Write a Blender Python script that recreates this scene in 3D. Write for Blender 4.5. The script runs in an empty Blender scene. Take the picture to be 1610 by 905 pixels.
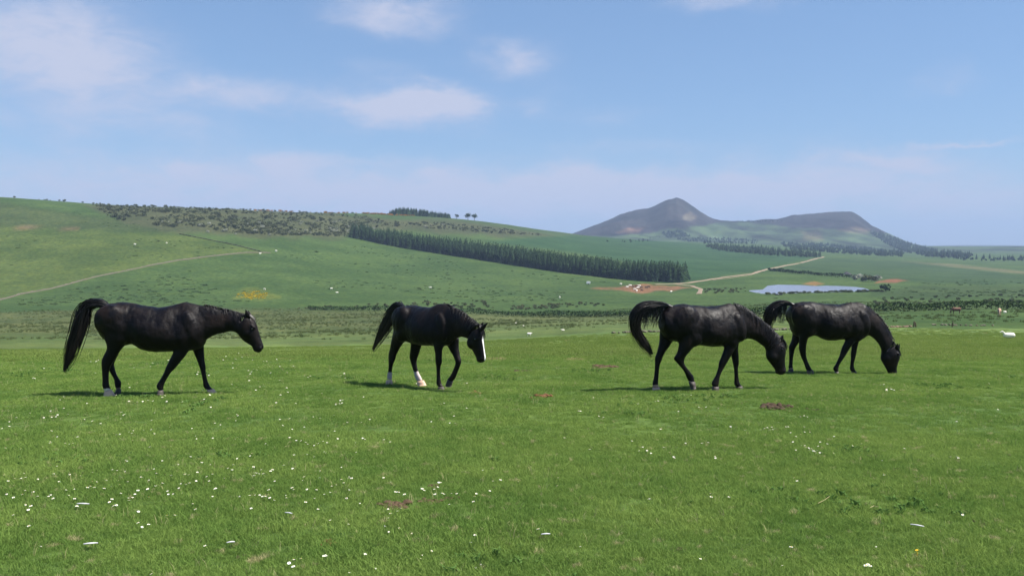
import bpy, bmesh, math, random
import numpy as np
from mathutils import Vector, Matrix
random.seed(7); rng = np.random.default_rng(7)
S = bpy.context.scene
COL = S.collection
# ------------------------------------------------------------------ camera
F, CX, CY, Y0 = 1314.0, 805.0, 452.5, 378.0
EYE = 1.6
PITCH = math.atan((CY - Y0) / F)
cam_d = bpy.data.cameras.new('camera'); cam = bpy.data.objects.new('camera', cam_d); COL.objects.link(cam)
cam_d.sensor_width = 36.0; cam_d.lens = 36.0 * F / 1610.0
cam_d.clip_start = 0.05; cam_d.clip_end = 60000
cam.location = (0, 0, EYE); cam.rotation_euler = (math.pi / 2 - PITCH, 0, 0)
S.camera = cam
# ------------------------------------------------------------------ sun, sky, exposure
SUN_EL, SUN_AZ = math.radians(57), math.radians(100)      # azimuth clockwise from the view direction
SKY_STRENGTH, SUN_STRENGTH = 0.054, 4.6
S.view_settings.view_transform = 'Standard'; S.view_settings.look = 'None'
S.view_settings.exposure = 1.2; S.view_settings.gamma = 1.0; S.view_settings.use_curve_mapping = False
sun_dir = Vector((math.sin(SUN_AZ) * math.cos(SUN_EL), math.cos(SUN_AZ) * math.cos(SUN_EL), math.sin(SUN_EL)))
sl = bpy.data.lights.new('sun', 'SUN'); sl.energy = SUN_STRENGTH; sl.angle = math.radians(0.6); sl.color = (1.0, 0.95, 0.87)
so = bpy.data.objects.new('sun', sl); COL.objects.link(so); so.rotation_euler = sun_dir.to_track_quat('Z', 'Y').to_euler()
so.location = (0, 0, 60)
S.cycles.use_denoising = True; S.cycles.denoiser = 'OPENIMAGEDENOISE'; S.cycles.denoising_input_passes = 'RGB_ALBEDO_NORMAL'; S.cycles.denoising_prefilter = 'ACCURATE'
S.cycles.max_bounces = 6; S.cycles.diffuse_bounces = 2; S.cycles.glossy_bounces = 2; S.cycles.transmission_bounces = 3
S.cycles.volume_bounces = 0; S.cycles.transparent_max_bounces = 4


class NT:
    """small node-tree writer"""
    def __init__(s, nt): s.nt = nt; nt.nodes.clear()
    def n(s, t, **kw):
        nd = s.nt.nodes.new(t)
        for k, v in kw.items():
            if k == 'ins':
                for i, val in v.items():
                    s.set(nd.inputs[i], val)
            else: setattr(nd, k, v)
        return nd
    def set(s, sock, val):
        if isinstance(val, bpy.types.NodeSocket): s.nt.links.new(val, sock)
        elif isinstance(val, bpy.types.Node): s.nt.links.new(val.outputs[0], sock)
        else: sock.default_value = val
    def m(s, op, a, b=None, c=None, clamp=False):
        nd = s.n('ShaderNodeMath', operation=op, use_clamp=clamp)
        for i, v in enumerate((a, b, c)):
            if v is not None: s.set(nd.inputs[i], v)
        return nd.outputs[0]
    def mix(s, fac, a, b, blend='MIX'):
        nd = s.n('ShaderNodeMix', data_type='RGBA', blend_type=blend)
        s.set(nd.inputs[0], fac); s.set(nd.inputs[6], a); s.set(nd.inputs[7], b)
        return nd.outputs[2]
    def ramp(s, fac, lo, hi):
        nd = s.n('ShaderNodeMapRange', interpolation_type='SMOOTHSTEP')
        s.set(nd.inputs[0], fac); nd.inputs[1].default_value = lo; nd.inputs[2].default_value = hi
        return nd.outputs[0]
    def noise(s, vec, scale, detail=3.0, rough=0.55, dist=0.0):
        nd = s.n('ShaderNodeTexNoise'); s.set(nd.inputs['Vector'], vec)
        nd.inputs['Scale'].default_value = scale; nd.inputs['Detail'].default_value = detail
        nd.inputs['Roughness'].default_value = rough; nd.inputs['Distortion'].default_value = dist
        return nd.outputs[0]


def C4(c): return (c[0], c[1], c[2], 1.0)


def px_azel(px, py):
    u, v = (px - CX) / F, (py - CY) / F
    fw = math.cos(PITCH) - v * math.sin(PITCH); zz = -(v * math.cos(PITCH) + math.sin(PITCH))
    return math.atan2(u, fw), math.atan2(zz, math.hypot(u, fw))


world = bpy.data.worlds.new('World'); S.world = world; world.use_nodes = True
w = NT(world.node_tree)
sky = w.n('ShaderNodeTexSky', sky_type='NISHITA', sun_disc=False, sun_elevation=SUN_EL, sun_rotation=SUN_AZ,
          altitude=250.0, air_density=1.0, dust_density=0.3, ozone_density=2.2)
tc = w.n('ShaderNodeTexCoord'); sep = w.n('ShaderNodeSeparateXYZ', ins={0: tc.outputs['Generated']})
az = w.m('ARCTAN2', sep.outputs[0], sep.outputs[1]); el = w.m('ARCSINE', sep.outputs[2])
ae = w.n('ShaderNodeCombineXYZ', ins={0: w.m('MULTIPLY', az, 1.0), 1: w.m('MULTIPLY', el, 2.2), 2: 0.0})
warp1 = w.m('SUBTRACT', w.noise(ae, 9.0, 7.0, 0.66), 0.5)
warp2 = w.m('SUBTRACT', w.noise(w.n('ShaderNodeVectorMath', operation='ADD', ins={0: ae.outputs[0], 1: (7.3, 2.1, 4.0)}), 12.0, 5.0, 0.6), 0.5)
azw = w.m('ADD', az, w.m('MULTIPLY', warp1, 0.10)); elw = w.m('ADD', el, w.m('MULTIPLY', warp2, 0.045))
# cloud banks: photo pixel centre, half sizes in pixels, weight
CLOUDS = [(70, 62, 140, 70, 0.85), (605, 22, 95, 32, 0.75), (640, 172, 120, 30, 1.0), (690, 152, 60, 17, 0.7), (800, 92, 60, 24, 0.5), (365, 142, 105, 24, 0.55),
          (150, 110, 70, 22, 0.35), (590, 108, 80, 16, 0.25), (875, 276, 58, 13, 0.55), (1420, 254, 50, 15, 0.6), (1490, 126, 50, 26, 0.4), (1515, 224, 70, 4, 0.6),
          (295, 271, 28, 9, 0.5), (447, 259, 38, 11, 0.5), (682, 279, 22, 6, 0.45), (940, 180, 70, 22, 0.22), (1135, 3, 100, 18, 0.5), (1160, 290, 140, 18, 0.3),
          (840, 172, 25, 14, 0.25), (1250, 310, 420, 46, 0.72), (350, 296, 480, 42, 0.72), (850, 315, 300, 40, 0.6), (200, 180, 180, 34, 0.3), (1000, 230, 160, 18, 0.25), (560, 250, 120, 12, 0.35), (1330, 250, 120, 14, 0.4), (760, 300, 90, 10, 0.4)]
tot = None
for (px, py, sx, sy, wt) in CLOUDS:
    a0, e0 = px_azel(px, py)
    dx = w.m('DIVIDE', w.m('SUBTRACT', azw, a0), sx / F); dy = w.m('DIVIDE', w.m('SUBTRACT', elw, e0), sy / F)
    q = w.m('ADD', w.m('POWER', w.m('ABSOLUTE', dx), 2.0), w.m('POWER', w.m('ABSOLUTE', dy), 2.0))
    g = w.m('MULTIPLY', w.m('EXPONENT', w.m('MULTIPLY', q, -1.0)), wt)
    tot = g if tot is None else w.m('ADD', tot, g)
fb = w.noise(ae, 18.0, 8.0, 0.62, 0.5)
fb_big = w.noise(ae, 3.1, 4.0, 0.55, 0.3)
veil = w.m('MULTIPLY', w.ramp(fb_big, 0.42, 0.8), 0.3)
cm = w.m('MULTIPLY', w.m('ADD', tot, veil), w.m('ADD', 0.05, w.m('MULTIPLY', fb, 1.9)))
cm = w.ramp(cm, 0.05, 1.0)
skyg = w.n('ShaderNodeGamma', ins={0: sky.outputs[0], 1: 0.55})
skyt = w.mix(1.0, skyg.outputs[0], (1.31, 1.77, 2.38, 1), 'MULTIPLY')
skyc = w.mix(w.m('MULTIPLY', cm, 0.95), skyt, (4.75, 5.1, 6.45, 1))
bg = w.n('ShaderNodeBackground', ins={0: skyc, 1: SKY_STRENGTH})
w.n('ShaderNodeOutputWorld', ins={0: bg.outputs[0]})

# ------------------------------------------------------------------ terrain height function
COLS = {
 0:   [(30,557),(42,549.5),(60,548),(110,541),(180,524),(260,506),(330,488),(400,470),(480,432),(560,392),(640,352),(720,318),(770,308),(900,316),(1300,345),(2000,370)],
 200: [(30,557),(42,548.5),(60,547),(110,540),(180,524),(260,506),(330,489),(400,467),(480,428),(560,390),(650,358),(740,337),(810,325),(1000,331),(1400,352),(2000,372)],
 400: [(30,556),(42,547.5),(60,546),(110,539),(180,524),(260,506),(330,489),(410,462),(490,432),(580,397),(670,372),(770,348),(880,331),(1050,335),(1500,355),(2200,374)],
 600: [(30,555),(42,545.5),(60,543),(110,534),(180,521),(260,505),(330,490),(410,469),(500,448),(600,424),(720,402),(850,383),(955,352),(1050,337),(1200,340),(1600,356),(2200,374)],
 700: [(30,552),(42,541.5),(60,539),(110,531),(180,519),(260,505),(325,492),(410,470),(500,454),(600,434),(690,418),(790,400),(900,384),(1000,365),(1150,342),(1300,345),(1700,360),(2300,375)],
 800: [(30,550),(42,538.5),(60,534),(100,528),(170,518),(250,507),(320,495),(400,475),(480,460),(580,440),(690,416),(850,396),(1000,376),(1200,357),(1300,352),(1500,356),(2000,368),(2300,375)],
 900: [(30,547),(45,533),(70,527),(115,519),(180,511),(250,504),(310,498),(385,478),(460,465),(560,446),(640,430),(800,410),(1000,393),(1250,377),(1500,367),(1750,370),(2300,376)],
 1000:[(30,546),(45,532),(70,522.5),(115,514),(180,507),(240,502),(290,496.5),(365,479),(445,467),(520,456),(600,439),(760,420),(1000,402),(1300,387),(1650,376),(1900,378),(2300,377)],
 1100:[(30,546),(45,532),(70,521),(110,511),(170,503),(240,495),(340,479),(440,467),(520,456),(580,445),(700,430),(900,414),(1200,399),(1600,385),(2000,382),(2300,380)],
 1200:[(30,546),(45,532),(70,520),(110,510),(170,501),(230,493),(340,477),(430,463),(540,447),(640,434),(800,421),(1000,410),(1300,399),(1700,391),(2300,383)],
 1300:[(30,546),(45,533),(70,519),(110,508),(170,498),(220,491),(340,475),(430,463),(540,447),(640,434),(800,423),(1000,413),(1300,403),(1700,396),(2300,389)],
 1400:[(30,547),(45,534),(72,516),(110,506),(170,496),(215,489),(340,473),(430,462),(540,449),(640,439),(800,429),(1000,419),(1300,409),(1700,402),(2300,396)],
 1610:[(30,548),(45,536),(75,519),(110,508),(170,494),(210,485),(340,470),(430,462),(540,452),(640,444),(800,434),(1000,424),(1300,413),(1700,405),(2300,398)],
}
RIDGE = [(-600,372),(880,372),(900,367),(940,352),(960,344),(978,336),(1000,329),(1018,327),(1032,321),(1048,314),(1060,310.5),(1070,312.5),(1085,322),(1098,331),(1112,340),(1130,346),(1160,347),
         (1190,346),(1222,344),(1240,339),(1270,336.5),(1300,334),(1328,331.5),(1340,333),(1352,341),(1366,352),(1385,362),(1405,371),(1430,382),(1460,388),(1490,393),(1530,398),(1700,399)]
def plane_tan(Y): return (-EYE - 0.065 * Y) / Y
def py_tan(py):
    v = (np.asarray(py, float) - CY) / F
    return -(v * math.cos(PITCH) + math.sin(PITCH)) / (math.cos(PITCH) - v * math.sin(PITCH))
LY = np.linspace(math.log(1.0), math.log(16000.0), 700)
def smooth1(v, k):
    ker = np.exp(-0.5 * (np.arange(-3 * k, 3 * k + 1) / k) ** 2); ker /= ker.sum()
    return np.convolve(np.pad(v, 3 * k, mode='edge'), ker, 'valid')
col_px = sorted(COLS); TAB = []
far_py = {c: (384.5 if c < 1200 else 386.0) for c in col_px}
for c in col_px:
    ys = [1, 2, 4, 7, 10, 14, 18, 22]; ts = [plane_tan(y) for y in ys]
    for (Y, py) in COLS[c]: ys.append(Y); ts.append(float(py_tan(py - (3.2 * min(1, max(0, (Y - 600) / 150.)) if c <= 850 and Y < 1600 else 0))))
    if c >= 880:
        ys += [2900, 3500, 5200, 16000]; ts += [float(py_tan(p)) for p in (386, 390, 388, 385)]
    else:
        ys += [3500, 6000, 16000]; ts += [float(py_tan(p)) for p in (380, 386, 385)]
    t = np.interp(LY, np.log(ys), ts)
    near = np.exp(LY) < 18
    ts_ = smooth1(t, 3); ts_[near] = t[near]
    TAB.append(ts_)
TAB = np.array(TAB)
fpx = np.arange(-700, 2311, 10.0)
FT = np.array([np.interp(fpx, col_px, TAB[:, i]) for i in range(len(LY))]).T
for i in range(len(LY)): FT[:, i] = smooth1(FT[:, i], 5)
_h = rng.random((256, 256))
def vnoise(x, y):
    xi = np.floor(x).astype(int); yi = np.floor(y).astype(int); fx = x - xi; fy = y - yi
    fx = fx * fx * (3 - 2 * fx); fy = fy * fy * (3 - 2 * fy)
    g = lambda a, b: _h[a % 256, b % 256]
    return (g(xi, yi) * (1 - fx) + g(xi + 1, yi) * fx) * (1 - fy) + (g(xi, yi + 1) * (1 - fx) + g(xi + 1, yi + 1) * fx) * fy - 0.5
def fbm(x, y, o=4):
    s = 0; a = 1.0
    for k in range(o): s = s + a * vnoise(x * 2 ** k + 17.3 * k, y * 2 ** k + 9.1 * k); a *= 0.5
    return s
rx, ry = np.array(RIDGE).T
_q = fpx[0] + np.arange(3011); ridge_f = smooth1(np.interp(_q, rx, ry), 2) + 1.9 * fbm(_q / 13.0, _q * 0 + 2.5, 4) * ((_q > 930) & (_q < 1375))
def table(a, Y):
    px = np.clip(CX + F * a, fpx[0], fpx[-1] - 0.01); u = (px - fpx[0]) / 10.0; i = u.astype(int); fu = u - i
    v = np.clip((np.log(np.maximum(Y, 1.0)) - LY[0]) / (LY[1] - LY[0]), 0, len(LY) - 1.001); j = v.astype(int); fv = v - j
    return (FT[i, j] * (1 - fu) + FT[i + 1, j] * fu) * (1 - fv) + (FT[i, j + 1] * (1 - fu) + FT[i + 1, j + 1] * fu) * fv
# lake outline on the photo, carried onto the level water plane
LAKE_PX = [(1174,456.5),(1199,455),(1207,449),(1223,447.3),(1259,447.8),(1273,449),(1287,449.5),(1299,448.7),(1329,449.7),(1344,450.7),(1358,452.5),(1369,456),(1354,458.5),(1319,458.8),
           (1279,459.8),(1249,460.8),(1219,462.5),(1199,462),(1185,459.3)]
LAKE_Z = EYE - 28.4
def ray(px, py):
    u, v = (px - CX) / F, (py - CY) / F
    return np.array([u, math.cos(PITCH) - v * math.sin(PITCH), -(v * math.cos(PITCH) + math.sin(PITCH))])
LAKE = []
for p in LAKE_PX:
    d = ray(*p); LAKE.append(d[:2] * (LAKE_Z - EYE) / d[2])
LAKE = np.array(LAKE)
def poly_sd(x, y, poly):
    """signed distance to polygon, negative inside"""
    x = np.asarray(x, float); y = np.asarray(y, float); dmin = np.full(x.shape, 1e18); ins = np.zeros(x.shape, bool)
    n = len(poly)
    for i in range(n):
        ax, ay = poly[i]; bx, by = poly[(i + 1) % n]; ex, ey = bx - ax, by - ay
        t = np.clip(((x - ax) * ex + (y - ay) * ey) / (ex * ex + ey * ey + 1e-12), 0, 1)
        dmin = np.minimum(dmin, (x - ax - t * ex) ** 2 + (y - ay - t * ey) ** 2)
        c = (ay > y) != (by > y); xc = ax + (y - ay) * ex / (ey if abs(ey) > 1e-12 else 1e-12)
        ins ^= c & (x < xc)
    d = np.sqrt(dmin); return np.where(ins, -d, d)
def sstep(x, a, b):
    t = np.clip((x - a) / (b - a), 0, 1); return t * t * (3 - 2 * t)
def height(x, y):
    x = np.asarray(x, float); y = np.asarray(y, float)
    r = np.hypot(x, y); th = np.arctan2(x, y); tcl = np.clip(th, -0.85, 0.85)
    Y = np.maximum(r * np.cos(tcl), 0.5); a = np.tan(tcl)
    t = table(a, Y); px = CX + F * a
    z = EYE + t * Y
    # the two far hills
    fm = Y > 2300
    if fm.any():
        Yf, xf, yf, tb = Y[fm], x[fm], y[fm], t[fm]
        rt = py_tan(np.interp(px[fm], fpx[0] + np.arange(3011), ridge_f))
        g = sstep(Yf, 2350, 3500); wob = 0.34 * fbm(xf / 260.0 + 4, yf / 380.0, 6)
        g = np.clip(g + wob * np.sin(math.pi * np.clip(g, 0, 1)), 0, 1) * (1 - sstep(Yf, 3500, 5200))
        z[fm] = EYE + Yf * (tb + np.maximum(rt - tb, 0) * np.clip(g, 0, 1)) + 4 * g * (1 - g) * np.maximum(rt - tb, 0) / .045 * 26 * fbm(xf / 120.0, yf / 170.0, 4) + sstep(Yf, 4500, 7000) * (22 * fbm(xf / 1500.0, yf / 1500.0, 3))
    # ground behind and beside the camera stays the same gentle slope
    pl = -0.065 * y
    side = 1 - sstep(r, 25, 70) ; out = sstep(np.abs(th), 0.75, 1.1)
    z = np.where(r < 22, pl, z * (1 - out * side) + pl * out * side)
    # small undulation
    um = r > 30
    if um.any(): z[um] += 0.35 * fbm(x[um] / 22.0, y[um] / 22.0, 2) * sstep(r[um], 30, 150) + 0.8 * fbm(x[um] / 90.0, y[um] / 90.0, 2) * sstep(r[um], 150, 500)
    um = r < 120
    if um.any(): z[um] += 0.03 * fbm(x[um] / 2.5, y[um] / 2.5, 2)
    nearl = (x > LAKE[:, 0].min() - 40) & (x < LAKE[:, 0].max() + 40) & (y > LAKE[:, 1].min() - 40) & (y < LAKE[:, 1].max() + 40)
    d = np.full(x.shape, 1e6)
    if nearl.any(): d[nearl] = poly_sd(x[nearl], y[nearl], LAKE)
    k = np.clip(1 - d / 35.0, 0, 1)
    z = np.where(d < 0, LAKE_Z - 0.15 - 0.06 * np.minimum(-d, 12), z * (1 - k) + k * np.maximum(LAKE_Z + 0.05 + 0.02 * d, np.minimum(z, LAKE_Z + 0.3 + 0.03 * d)))
    return z
_Ys = np.exp(np.linspace(math.log(2.0), math.log(11000.0), 420))
def hit(px, py):
    """where the view through a photo pixel meets the ground"""
    d = ray(px, py); lo = 0; Y = _Ys
    for lev in range(3):
        X = d[0] / d[1] * Y; Z = EYE + d[2] / d[1] * Y; h = height(X, Y); b = np.nonzero(Z < h)[0]
        if len(b) == 0: i = len(Y) - 1
        else: i = b[0]
        if i == 0 or len(b) == 0: break
        if lev < 2: Y = np.linspace(Y[i - 1], Y[i], 12)
    Yv = Y[i] if i == 0 or len(b) == 0 else 0.5 * (Y[i - 1] + Y[i])
    Xv = d[0] / d[1] * Yv
    return Vector((Xv, Yv, hz(Xv, Yv)))
def hit_many(Q):
    Q = np.asarray(Q, float); R = np.array([ray(*q) for q in Q]); ax = R[:, 0] / R[:, 1]; az_ = R[:, 2] / R[:, 1]
    lo = np.full(len(Q), _Ys[-1]); hi = lo.copy()
    for c0 in range(0, len(Q), 200):
        sl_ = slice(c0, c0 + 200); Yg = np.broadcast_to(_Ys, (len(Q[sl_]), len(_Ys))); Xg = ax[sl_, None] * Yg; under = EYE + az_[sl_, None] * Yg < height(Xg.ravel(), Yg.ravel().copy()).reshape(Xg.shape)
        any_ = under.any(1); i = np.where(any_, under.argmax(1), len(_Ys) - 1); lo[sl_] = _Ys[np.maximum(i - 1, 0)]; hi[sl_] = _Ys[i]
    for _ in range(8):
        m = .5 * (lo + hi); u = EYE + az_ * m < height(ax * m, m); hi = np.where(u, m, hi); lo = np.where(u, lo, m)
    return np.stack([ax * hi, hi, height(ax * hi, hi)], 1)
_Yc = np.exp(np.linspace(math.log(350.0), math.log(2200.0), 160))
def crest(px, back=0.0):
    """the near skyline below a photo column, optionally a little behind it"""
    X = (px - CX) / F * _Yc; h = height(X, _Yc); i = int(np.argmax((h - EYE) / _Yc)); Yv = _Yc[i] + back; Xv = (px - CX) / F * Yv
    return Vector((Xv, Yv, hz(Xv, Yv)))
def hz(x, y): return float(height(np.array([x]), np.array([y]))[0])
def at_depth(px, Y):
    X = (px - CX) / F * Y; return Vector((X, Y, hz(X, Y)))
def project(x, y, z):
    dz = z - EYE; f = y * math.cos(PITCH) - dz * math.sin(PITCH); up = y * math.sin(PITCH) + dz * math.cos(PITCH)
    f = np.where(f > 0.05, f, 0.05)
    return CX + F * x / f, CY - F * up / f

# ------------------------------------------------------------------ materials
def mat(name, build):
    m = bpy.data.materials.new(name); m.use_nodes = True; t = NT(m.node_tree); build(t); return m
def out(t, sh): t.n('ShaderNodeOutputMaterial', ins={0: sh})
def pbsdf(t, col, rough=0.7, spec=0.3, normal=None, **kw):
    b = t.n('ShaderNodeBsdfPrincipled'); t.set(b.inputs['Base Color'], col if not isinstance(col, tuple) else C4(col))
    t.set(b.inputs['Roughness'], rough); b.inputs['Specular IOR Level'].default_value = spec
    if normal is not None: t.set(b.inputs['Normal'], normal)
    for k, v in kw.items(): t.set(b.inputs[k], v)
    return b.outputs[0]
def simple(name, c, rough=0.75, spec=0.3, var=0.25, scale=6.0):
    def f(t):
        p = t.n('ShaderNodeNewGeometry').outputs['Position']
        nz = t.noise(p, scale, 4.0)
        col = t.mix(nz, C4([x * (1 - var) for x in c]), C4([min(1, x * (1 + var)) for x in c]))
        out(t, pbsdf(t, col, rough, spec))
    return mat(name, f)
def leafy(name, c1, c2, transl=0.3, pscale=0.4, c3=None, amt3=0.08):
    """foliage: two tones mixed by place and by instance, light passing through"""
    def f(t):
        p = t.n('ShaderNodeNewGeometry').outputs['Position']; r = t.n('ShaderNodeObjectInfo').outputs['Random']
        nz = t.noise(p, pscale, 3.0)
        fac = t.m('ADD', t.m('MULTIPLY', t.ramp(nz, 0.3, 0.7), 0.6), t.m('MULTIPLY', r, 0.4))
        col = t.mix(fac, C4(c1), C4(c2))
        if c3: col = t.mix(t.ramp(t.noise(p, pscale * 9, 2.0), 0.72 - amt3, 0.80 - amt3), col, C4(c3))
        d = t.n('ShaderNodeBsdfDiffuse', ins={0: col}); tr = t.n('ShaderNodeBsdfTranslucent', ins={0: col})
        mx = t.n('ShaderNodeMixShader', ins={0: transl, 1: d.outputs[0], 2: tr.outputs[0]})
        out(t, mx.outputs[0])
    return mat(name, f)

def ground_mat(t):
    geo = t.n('ShaderNodeNewGeometry'); p = geo.outputs['Position']
    vc = t.n('ShaderNodeVertexColor', layer_name='cover'); rg = t.n('ShaderNodeVertexColor', layer_name='texture')
    sp = t.n('ShaderNodeSeparateColor', ins={0: rg.outputs[0]})   # r = tussock amount, g = patch amount, b = near turf
    n1 = t.noise(p, 0.02, 6.0, 0.65); n2 = t.noise(p, 0.16, 5.0, 0.65); n3 = t.noise(p, 1.3, 4.0, 0.65); n4 = t.noise(p, 7.0, 3.0, 0.6)
    col = t.mix(t.m('MULTIPLY', t.ramp(n1, 0.38, 0.62), 0.8), vc.outputs[0], t.mix(1.0, vc.outputs[0], (0.55, 0.66, 0.62, 1), 'MULTIPLY'))
    col = t.mix(t.m('MULTIPLY', t.ramp(n2, 0.44, 0.62), 0.8), col, t.mix(1.0, col, (1.35, 1.18, 1.0, 1), 'MULTIPLY'))
    n5 = t.noise(p, 0.42, 5.0, 0.7)
    rough_tone = t.mix(t.ramp(n5, 0.36, 0.64), (0.66, 0.72, 0.66, 1), (1.30, 1.24, 1.22, 1))
    col = t.mix(t.m('SUBTRACT', 1.0, sp.outputs[2]), col, t.mix(1.0, col, rough_tone, 'MULTIPLY'))
    # tussocks and rush clumps: dark blotches with shape of their own
    tm = t.m('MULTIPLY', t.ramp(t.noise(p, 0.24, 6.0, 0.72), 0.54, 0.63), sp.outputs[0])
    col = t.mix(t.m('MULTIPLY', tm, 0.75), col, (0.030, 0.045, 0.018, 1))
    tb = t.m('MULTIPLY', t.ramp(t.noise(p, 0.33, 5.0, 0.7), 0.52, 0.68), sp.outputs[1])
    col = t.mix(t.m('MULTIPLY', tb, 0.8), col, (0.16, 0.13, 0.07, 1))
    col = t.mix(t.m('MULTIPLY', t.ramp(n4, 0.35, 0.7), t.m('MULTIPLY', sp.outputs[2], 0.5)), col, (0.030, 0.055, 0.012, 1))
    bm_ = t.n('ShaderNodeBump', ins={'Strength': 0.9, 'Distance': 0.35, 'Height': t.m('ADD', t.m('MULTIPLY', n2, 1.2), t.m('ADD', t.m('MULTIPLY', n3, 0.5), t.m('MULTIPLY', n4, 0.1)))})
    out(t, pbsdf(t, col, 0.95, 0.1, bm_.outputs[0]))
M = {}
M['ground'] = mat('ground_cover', ground_mat)
M['grass'] = leafy('turf_blades', (0.110, 0.200, 0.044), (0.225, 0.312, 0.078), 0.45, 0.9, (0.38, 0.36, 0.18), 0.085)
M['grass_dry'] = leafy('dry_turf_blades', (0.130, 0.195, 0.045), (0.210, 0.270, 0.075), 0.42, 0.10, (0.34, 0.30, 0.14), 0.05)
M['straw'] = leafy('dead_stems', (0.30, 0.27, 0.13), (0.48, 0.43, 0.24), 0.3, 2.0)
M['weed'] = leafy('weed_leaves', (0.065, 0.135, 0.034), (0.11, 0.19, 0.05), 0.25, 1.5)
M['tussock'] = leafy('tussock_grass', (0.042, 0.070, 0.028), (0.070, 0.102, 0.038), 0.2, 0.05)
M['rush'] = leafy('rush_blades', (0.055, 0.085, 0.026), (0.11, 0.125, 0.045), 0.25, 0.3, (0.17, 0.14, 0.07), 0.06)
M['conifer'] = leafy('conifer_needles', (0.014, 0.028, 0.016), (0.036, 0.064, 0.026), 0.12, 0.22)
M['farwood'] = leafy('wood_foliage', (0.026, 0.046, 0.026), (0.050, 0.080, 0.038), 0.15, 0.02)
M['scrub'] = leafy('scrub_leaves', (0.040, 0.058, 0.028), (0.115, 0.125, 0.062), 0.2, 0.04)
M['blossom'] = leafy('hawthorn_blossom', (0.10, 0.13, 0.08), (0.50, 0.50, 0.42), 0.2, 0.8)
M['gorse'] = leafy('gorse_flower', (0.10, 0.09, 0.03), (0.42, 0.20, 0.04), 0.2, 0.12)
M['yellow'] = leafy('yellow_flower', (0.10, 0.12, 0.02), (0.60, 0.42, 0.02), 0.2, 1.2)
M['hedge'] = leafy('hedge_leaves', (0.018, 0.036, 0.012), (0.045, 0.080, 0.022), 0.2, 0.5)
M['deciduous'] = leafy('deciduous_leaves', (0.035, 0.060, 0.030), (0.055, 0.085, 0.040), 0.2, 0.3)
M['bark'] = simple('bark', (0.07, 0.05, 0.035), 0.9, 0.1)
M['stone'] = simple('wall_stone', (0.115, 0.102, 0.075), 0.9, 0.2, 0.5, 1.5)
M['darkstone'] = simple('dark_wall_stone', (0.075, 0.065, 0.05), 0.9, 0.2, 0.5, 1.5)
M['redstone'] = simple('red_wall_stone', (0.19, 0.12, 0.09), 0.9, 0.2, 0.5, 2.0)
M['track'] = simple('track_earth', (0.20, 0.155, 0.11), 0.95, 0.1, 0.35, 0.3)
M['post'] = simple('post_wood', (0.12, 0.09, 0.06), 0.9, 0.1)
M['wool'] = simple('wool', (0.74, 0.70, 0.62), 0.95, 0.1, 0.12, 12.0)
M['cow_white'] = simple('cattle_white', (0.70, 0.66, 0.60), 0.8, 0.2, 0.15)
M['cow_dark'] = simple('cattle_dark', (0.06, 0.035, 0.025), 0.7, 0.3)
M['cow_brown'] = simple('cattle_brown', (0.13, 0.065, 0.042), 0.75, 0.25)
M['cow_tan'] = simple('cattle_tan', (0.42, 0.27, 0.19), 0.75, 0.25)
M['petal'] = simple('daisy_petal', (0.82, 0.82, 0.80), 0.6, 0.3, 0.05)
M['disc'] = simple('daisy_disc', (0.75, 0.50, 0.03), 0.7, 0.2, 0.1)
M['stem'] = simple('stem_green', (0.08, 0.14, 0.03), 0.7, 0.2)
M['dung'] = simple('dung', (0.075, 0.048, 0.030), 0.9, 0.15, 0.6, 45.0)
M['dungred'] = simple('dried_dung', (0.115, 0.052, 0.026), 0.9, 0.15, 0.5, 45.0)
M['soil'] = simple('mole_soil', (0.055, 0.038, 0.026), 0.95, 0.1, 0.5, 40.0)
M['feather'] = simple('feather_white', (0.46, 0.46, 0.47), 0.7, 0.2, 0.25, 60.0)
M['paint'] = simple('white_paint', (0.72, 0.72, 0.70), 0.5, 0.4, 0.1)
M['tyre'] = simple('tyre_rubber', (0.03, 0.03, 0.03), 0.8, 0.2)
M['darkwood'] = simple('dark_boards', (0.035, 0.035, 0.04), 0.8, 0.2)
def water_mat(t):
    p = t.n('ShaderNodeNewGeometry').outputs['Position']
    b = t.n('ShaderNodeBump', ins={'Strength': 0.05, 'Distance': 0.1, 'Height': t.noise(p, 1.1, 3.0)})
    out(t, pbsdf(t, (0.03, 0.045, 0.06), 0.06, 0.6, b.outputs[0]))
M['water'] = mat('lake_water', water_mat)
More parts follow.
